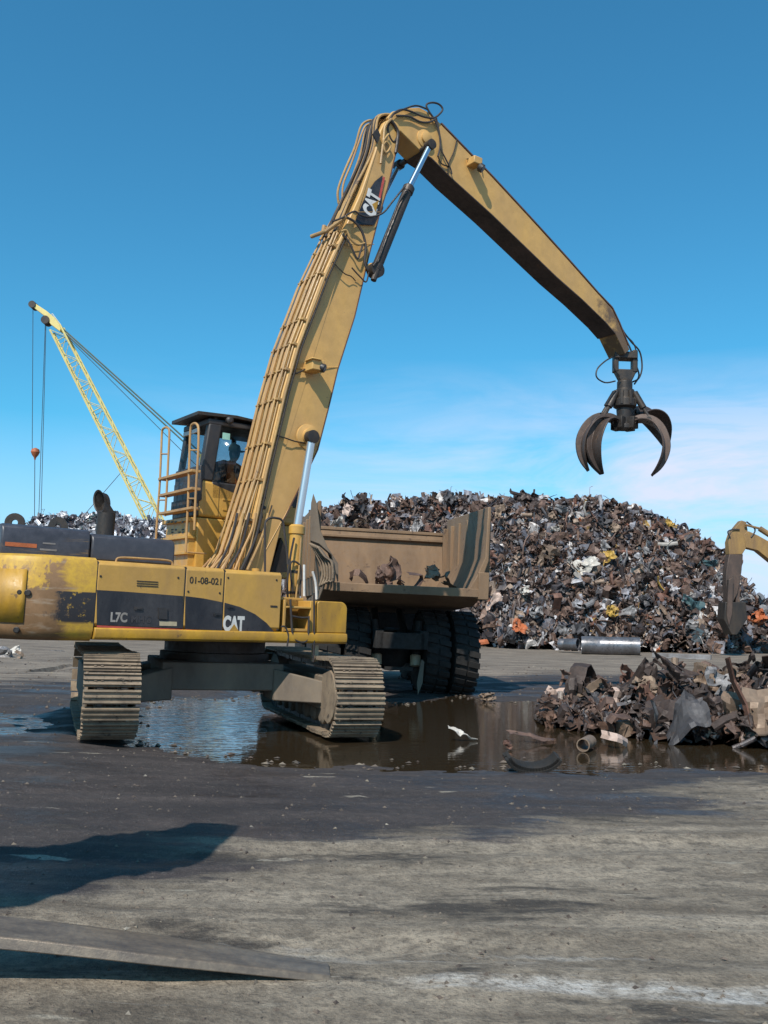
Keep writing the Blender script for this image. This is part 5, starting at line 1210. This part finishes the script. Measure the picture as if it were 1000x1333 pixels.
# ------------------------------------------------------------------ lattice crane far left
YC = 75.0
cr0 = at(206, 700, YC); cr = empty('lattice_crane', Matrix.Translation((at(255, 700, YC).x, YC, 0))); tag(cr, 'yellow lattice boom crane rising behind the silver heap at the left', 'crane')
co = Vector((at(255, 700, YC).x, YC, 0))
A = at(208, 692, YC)-co; B = at(74, 428, YC)-co; d = (B-A).normalized(); sx_ = Vector((0, 1, 0)); up__ = d.cross(sx_).normalized()
A2 = A - d*3.0
def chord(off_u, off_v, w0, w1): return [A2+up__*off_u*w0*.6+sx_*off_v*w0*.6, A+up__*off_u*w0+sx_*off_v*w0, B+up__*off_u*w1+sx_*off_v*w1]
Lb = (B-A).length; mb = MB(); W0, W1 = .60, .46
for ou in (-1, 1):
    for ov in (-1, 1): mb.tube(chord(ou, ov, W0, W1), .085, 6)
N = 17
def cp(s, ou, ov): w = W0+(W1-W0)*s; return A+d*Lb*s+up__*ou*w+sx_*ov*w
for i in range(N):
    s0, s1 = i/N, (i+1)/N
    for (a1, b1, a2_, b2) in ((-1, -1, 1, -1), (-1, 1, 1, 1), (-1, -1, -1, 1), (1, -1, 1, 1)):
        if i % 2: a1, b1, a2_, b2 = a2_, b2, a1, b1
        mb.tube([cp(s0, a1, b1), cp(s1, a2_, b2)], .028, 4)
    if i % 2 == 0: mb.tube([cp(s0, -1, -1), cp(s0, 1, -1), cp(s0, 1, 1), cp(s0, -1, 1), cp(s0, -1, -1)], .035, 4)
bm_ = mb.build('lattice_boom', CRANE, cr)
tipp = at(44, 397, YC)-co
hd = [at(x, y, YC)-co for x, y in ((68, 424), (60, 413), (42, 399), (45, 395), (62, 406), (72, 414), (82, 427), (80, 433))]
mb = MB(); mb.prism([(p.x, p.z) for p in hd], lambda a, b: (a, -.35, b), lambda a, b: (a, .35, b)); mb.build('boom_head', CRANE, cr, bevel=.03)
mb = MB()
for (x, y, rr) in ((44, 398, .3), (61, 418, .35)): q = at(x, y, YC)-co; mb.lathe(q-Vector((0, .45, 0)), (0, 1, 0), [(rr, 0), (rr, .3), (rr*.7, .35), (rr*.7, .55), (rr, .6), (rr, .9)], 16)
mb.build('sheave', DKM, cr)
mb = MB(); 
for (x0, y0, x1, y1) in ((68, 408, 80, 424), (68, 408, 66, 412), (75, 416, 72, 420)): mb.tube([at(x0, y0, YC)-co, at(x1, y1, YC)-co], .03, 4)
mb.build('head_handrail', WHT, cr)
for k, (x0, y0, x1, y1, rr, mt) in enumerate(((81, 427, 262, 590, .075, GREEN), (83, 432, 262, 596, .075, GREEN), (86, 437, 262, 612, .03, HOSE))):
    mb = MB(); mb.tube([at(x0, y0, YC)-co, at(x1, y1, YC)-co], rr, 6); mb.build('pendant_line', mt, cr)
for k, (x0, y0, x1, y1) in enumerate(((43, 400, 42, 585), (60, 420, 53.5, 672), (59, 420, 50.5, 672), (162, 610, 103, 678))):
    mb = MB(); mb.tube([at(x0, y0, YC)-co, at(x1, y1, YC)-co], .026, 5); mb.build('hoist_cable', HOSE, cr)
p = at(46, 589, YC)-co; mb = MB(); mb.lathe(p+Vector((0, 0, .38)), (0, 0, -1), [(.08, 0), (.3, .12), (.36, .35), (.25, .6), (.1, .8), (.05, 1.0)], 16); hk = mb.build('hook_block', SM['orange'], cr)
mb = MB(); mb.tube([p+Vector((0, 0, -.6)), at(45, 680, YC)-co], .03, 5); mb.build('hook_line', HOSE, cr)
# crane house, mast and tracks (behind the cab)
mb = MB(); mb.box(-1.5, 4.5, -1.6, 1.6, 1.4, 3.6); mb.build('machine_house', CRANE, cr, bevel=.08)
mb = MB(); mb.box(-2.8, -1.52, -1.6, -.3, 1.4, 3.4); hs_ = mb.build('crane_cab', CRANE, cr, bevel=.08)
q = at(262, 592, YC)-co; mb = MB(); mb.tube([(3.5, -.8, 3.4), (q.x, -.3, q.z)], .12, 6); mb.tube([(3.5, .8, 3.4), (q.x, .3, q.z)], .12, 6); mb.tube([(0, 0, 3.4), q], .1, 6); mb.build('mast', CRANE, cr)
for s_ in (-1, 1):
    mb = MB(); mb.prism([(-3, .4), (-2.6, 0.02), (3.6, .02), (4, .4), (4, .8), (3.6, 1.15), (-2.6, 1.15), (-3, .8)], lambda a, b: (a, s_*1.9-.4, b), lambda a, b: (a, s_*1.9+.4, b)); mb.build('crawler_track', DKM, cr, bevel=.05)
mb = MB(); mb.box(-1.5, 2.5, -1.6, 1.6, .5, 1.4); mb.build('car_body', DKM, cr)

# ------------------------------------------------------------------ second excavator at the right
Y2 = 47.0; o2 = Vector((at(1130, 830, Y2).x, Y2, 0)); YELD = worn('faded_yellow_paint', (.36, .21, .06), dirt=(.15, .09, .05), amt=.9, rough=.6); e2 = empty('excavator', Matrix.Translation(o2)); tag(e2, 'yellow excavator arm reaching down onto the heap at the right edge', 'excavator')
def Q(x, y): return at(x, y, Y2)-o2
def pr2(pts, w, nm, mat, parent=e2, bev=.02, y0=0):
    P = [Q(*q) for q in pts]; mb = MB(); mb.prism([(p.x, p.z) for p in P], lambda a, b: (a, y0-w, b), lambda a, b: (a, y0+w, b)); return mb.build(nm, mat, parent, bevel=bev)
s2 = pr2([(958, 684), (963, 678), (969, 680), (971, 690), (971, 702), (969, 714), (964, 722), (947, 722), (946, 706), (950, 694)], .26, 'stick', YELD)
pr2([(947, 722), (965, 722), (963, 745), (958, 772), (952, 784), (945, 784), (943, 765), (943, 745)], .26, 'lower_stick', GRAP)
pr2([(944, 755), (950, 752), (948, 800), (944, 815), (941, 800)], .35, 'grapple_claw', GRAP, bev=.01, y0=-.2)
pr2([(956, 752), (962, 756), (962, 800), (955, 812), (957, 796)], .35, 'grapple_claw', GRAP, bev=.01, y0=.2)
pr2([(940, 784), (966, 784), (968, 806), (955, 826), (948, 826), (938, 806)], .5, 'grapple_bucket', DKM)
pr2([(966, 696), (972, 692), (985, 698), (1010, 712), (1060, 752), (1110, 800), (1100, 812), (1050, 778), (1005, 734), (984, 717), (968, 713)], .28, 'boom', YELD)
mb = MB(); mb.tube([Q(966, 684)+Vector((0, -.4, 0)), Q(985, 689)+Vector((0, -.4, 0))], .06, 8); mb.tube([Q(985, 689)+Vector((0, -.4, 0)), Q(1030, 718)+Vector((0, -.4, 0))], .14, 10); mb.build('stick_cylinder', YELD, e2)
mb = MB(); mb.tube(spline([Q(960, 690)+Vector((0, -.3, 0)), Q(952, 690)+Vector((0, -.3, 0)), Q(945, 693)+Vector((0, -.3, 0)), Q(948, 700)+Vector((0, -.3, 0))], 4), .04, 5); mb.tube(spline([Q(969, 680)+Vector((0, -.3, 0)), Q(980, 690)+Vector((0, -.3, 0)), Q(975, 700)+Vector((0, -.3, 0))], 4), .04, 5); mb.build('hose', HOSE, e2)
mb = MB(); mb.box(-1.2, 3.2, -1.5, 1.5, 1.15, 2.2); mb.build('deck', YEL, e2, bevel=.08)
mb = MB(); mb.box(-1.4, .4, -1.5, -.5, 2.2, 3.8); mb.build('cab', BLK, e2, bevel=.08)
for s_ in (-1, 1):
    mb = MB(); mb.prism([(-2.3, .35), (-1.9, 0.02), (1.9, .02), (2.3, .35), (2.3, .7), (1.9, 1.0), (-1.9, 1.0), (-2.3, .7)], lambda a, b: (a, s_*1.3-.35, b), lambda a, b: (a, s_*1.3+.35, b)); mb.build('crawler_track', DKM, e2, bevel=.05)

# ------------------------------------------------------------------ grit and small litter on the ground: uncountable
mb = MB(); r = random.Random(77); ic = [(0, 0, 1), (.9, 0, -.2), (-.3, .85, -.2), (-.4, -.8, -.25), (.2, .1, -.8)]; fcs = [(0, 1, 2), (0, 2, 3), (0, 3, 1), (4, 2, 1), (4, 3, 2), (4, 1, 3)]
for k in range(5200):
    y = 2.9+r.random()**1.6*30; x = r.uniform(-.50, .50)*y*1.0
    z = gh(x, y)
    if z < .0: continue
    s = r.choice((.003, .004, .006, .009, .016))*(1 if y < 8 else 1.3 if y < 15 else 2.6); M = Matrix.Translation((x, y, z+s*.15)) @ Matrix.Rotation(r.uniform(0, 6), 4, 'Z') @ Matrix.Diagonal((s*r.uniform(.8, 2.2), s, s*r.uniform(.4, .8), 1))
    mb.add(ic, fcs, M)
for k in range(260):
    a_, b_ = PUD[k % len(PUD)], PUD[(k+1) % len(PUD)]; f_ = r.random(); x = a_[0]+(b_[0]-a_[0])*f_+r.gauss(0, .12); y = a_[1]+(b_[1]-a_[1])*f_+r.gauss(0, .16); s = r.uniform(.012, .045)
    mb.add(ic, fcs, Matrix.Translation((x, y, max(-.012, gh(x, y))+s*.1)) @ Matrix.Rotation(r.uniform(0, 6), 4, 'Z') @ Matrix.Diagonal((s*r.uniform(1, 2.5), s, s*.45, 1)))
GR = heap_mat('grit', [(5, (.06, .05, .04)), (4, (.13, .105, .08)), (2, (.19, .16, .12)), (.3, (.3, .27, .22))], .0, .8)
gg = mb.build('gravel', GR, smooth=False, recalc=False); tag(gg, 'scattered stones and small debris on the muddy yard', 'gravel', kind='stuff')

scene.render.engine = 'CYCLES'
vs_ = scene.view_settings; vs_.view_transform = 'Standard'; vs_.look = 'None'; vs_.exposure = .15; vs_.gamma = 1
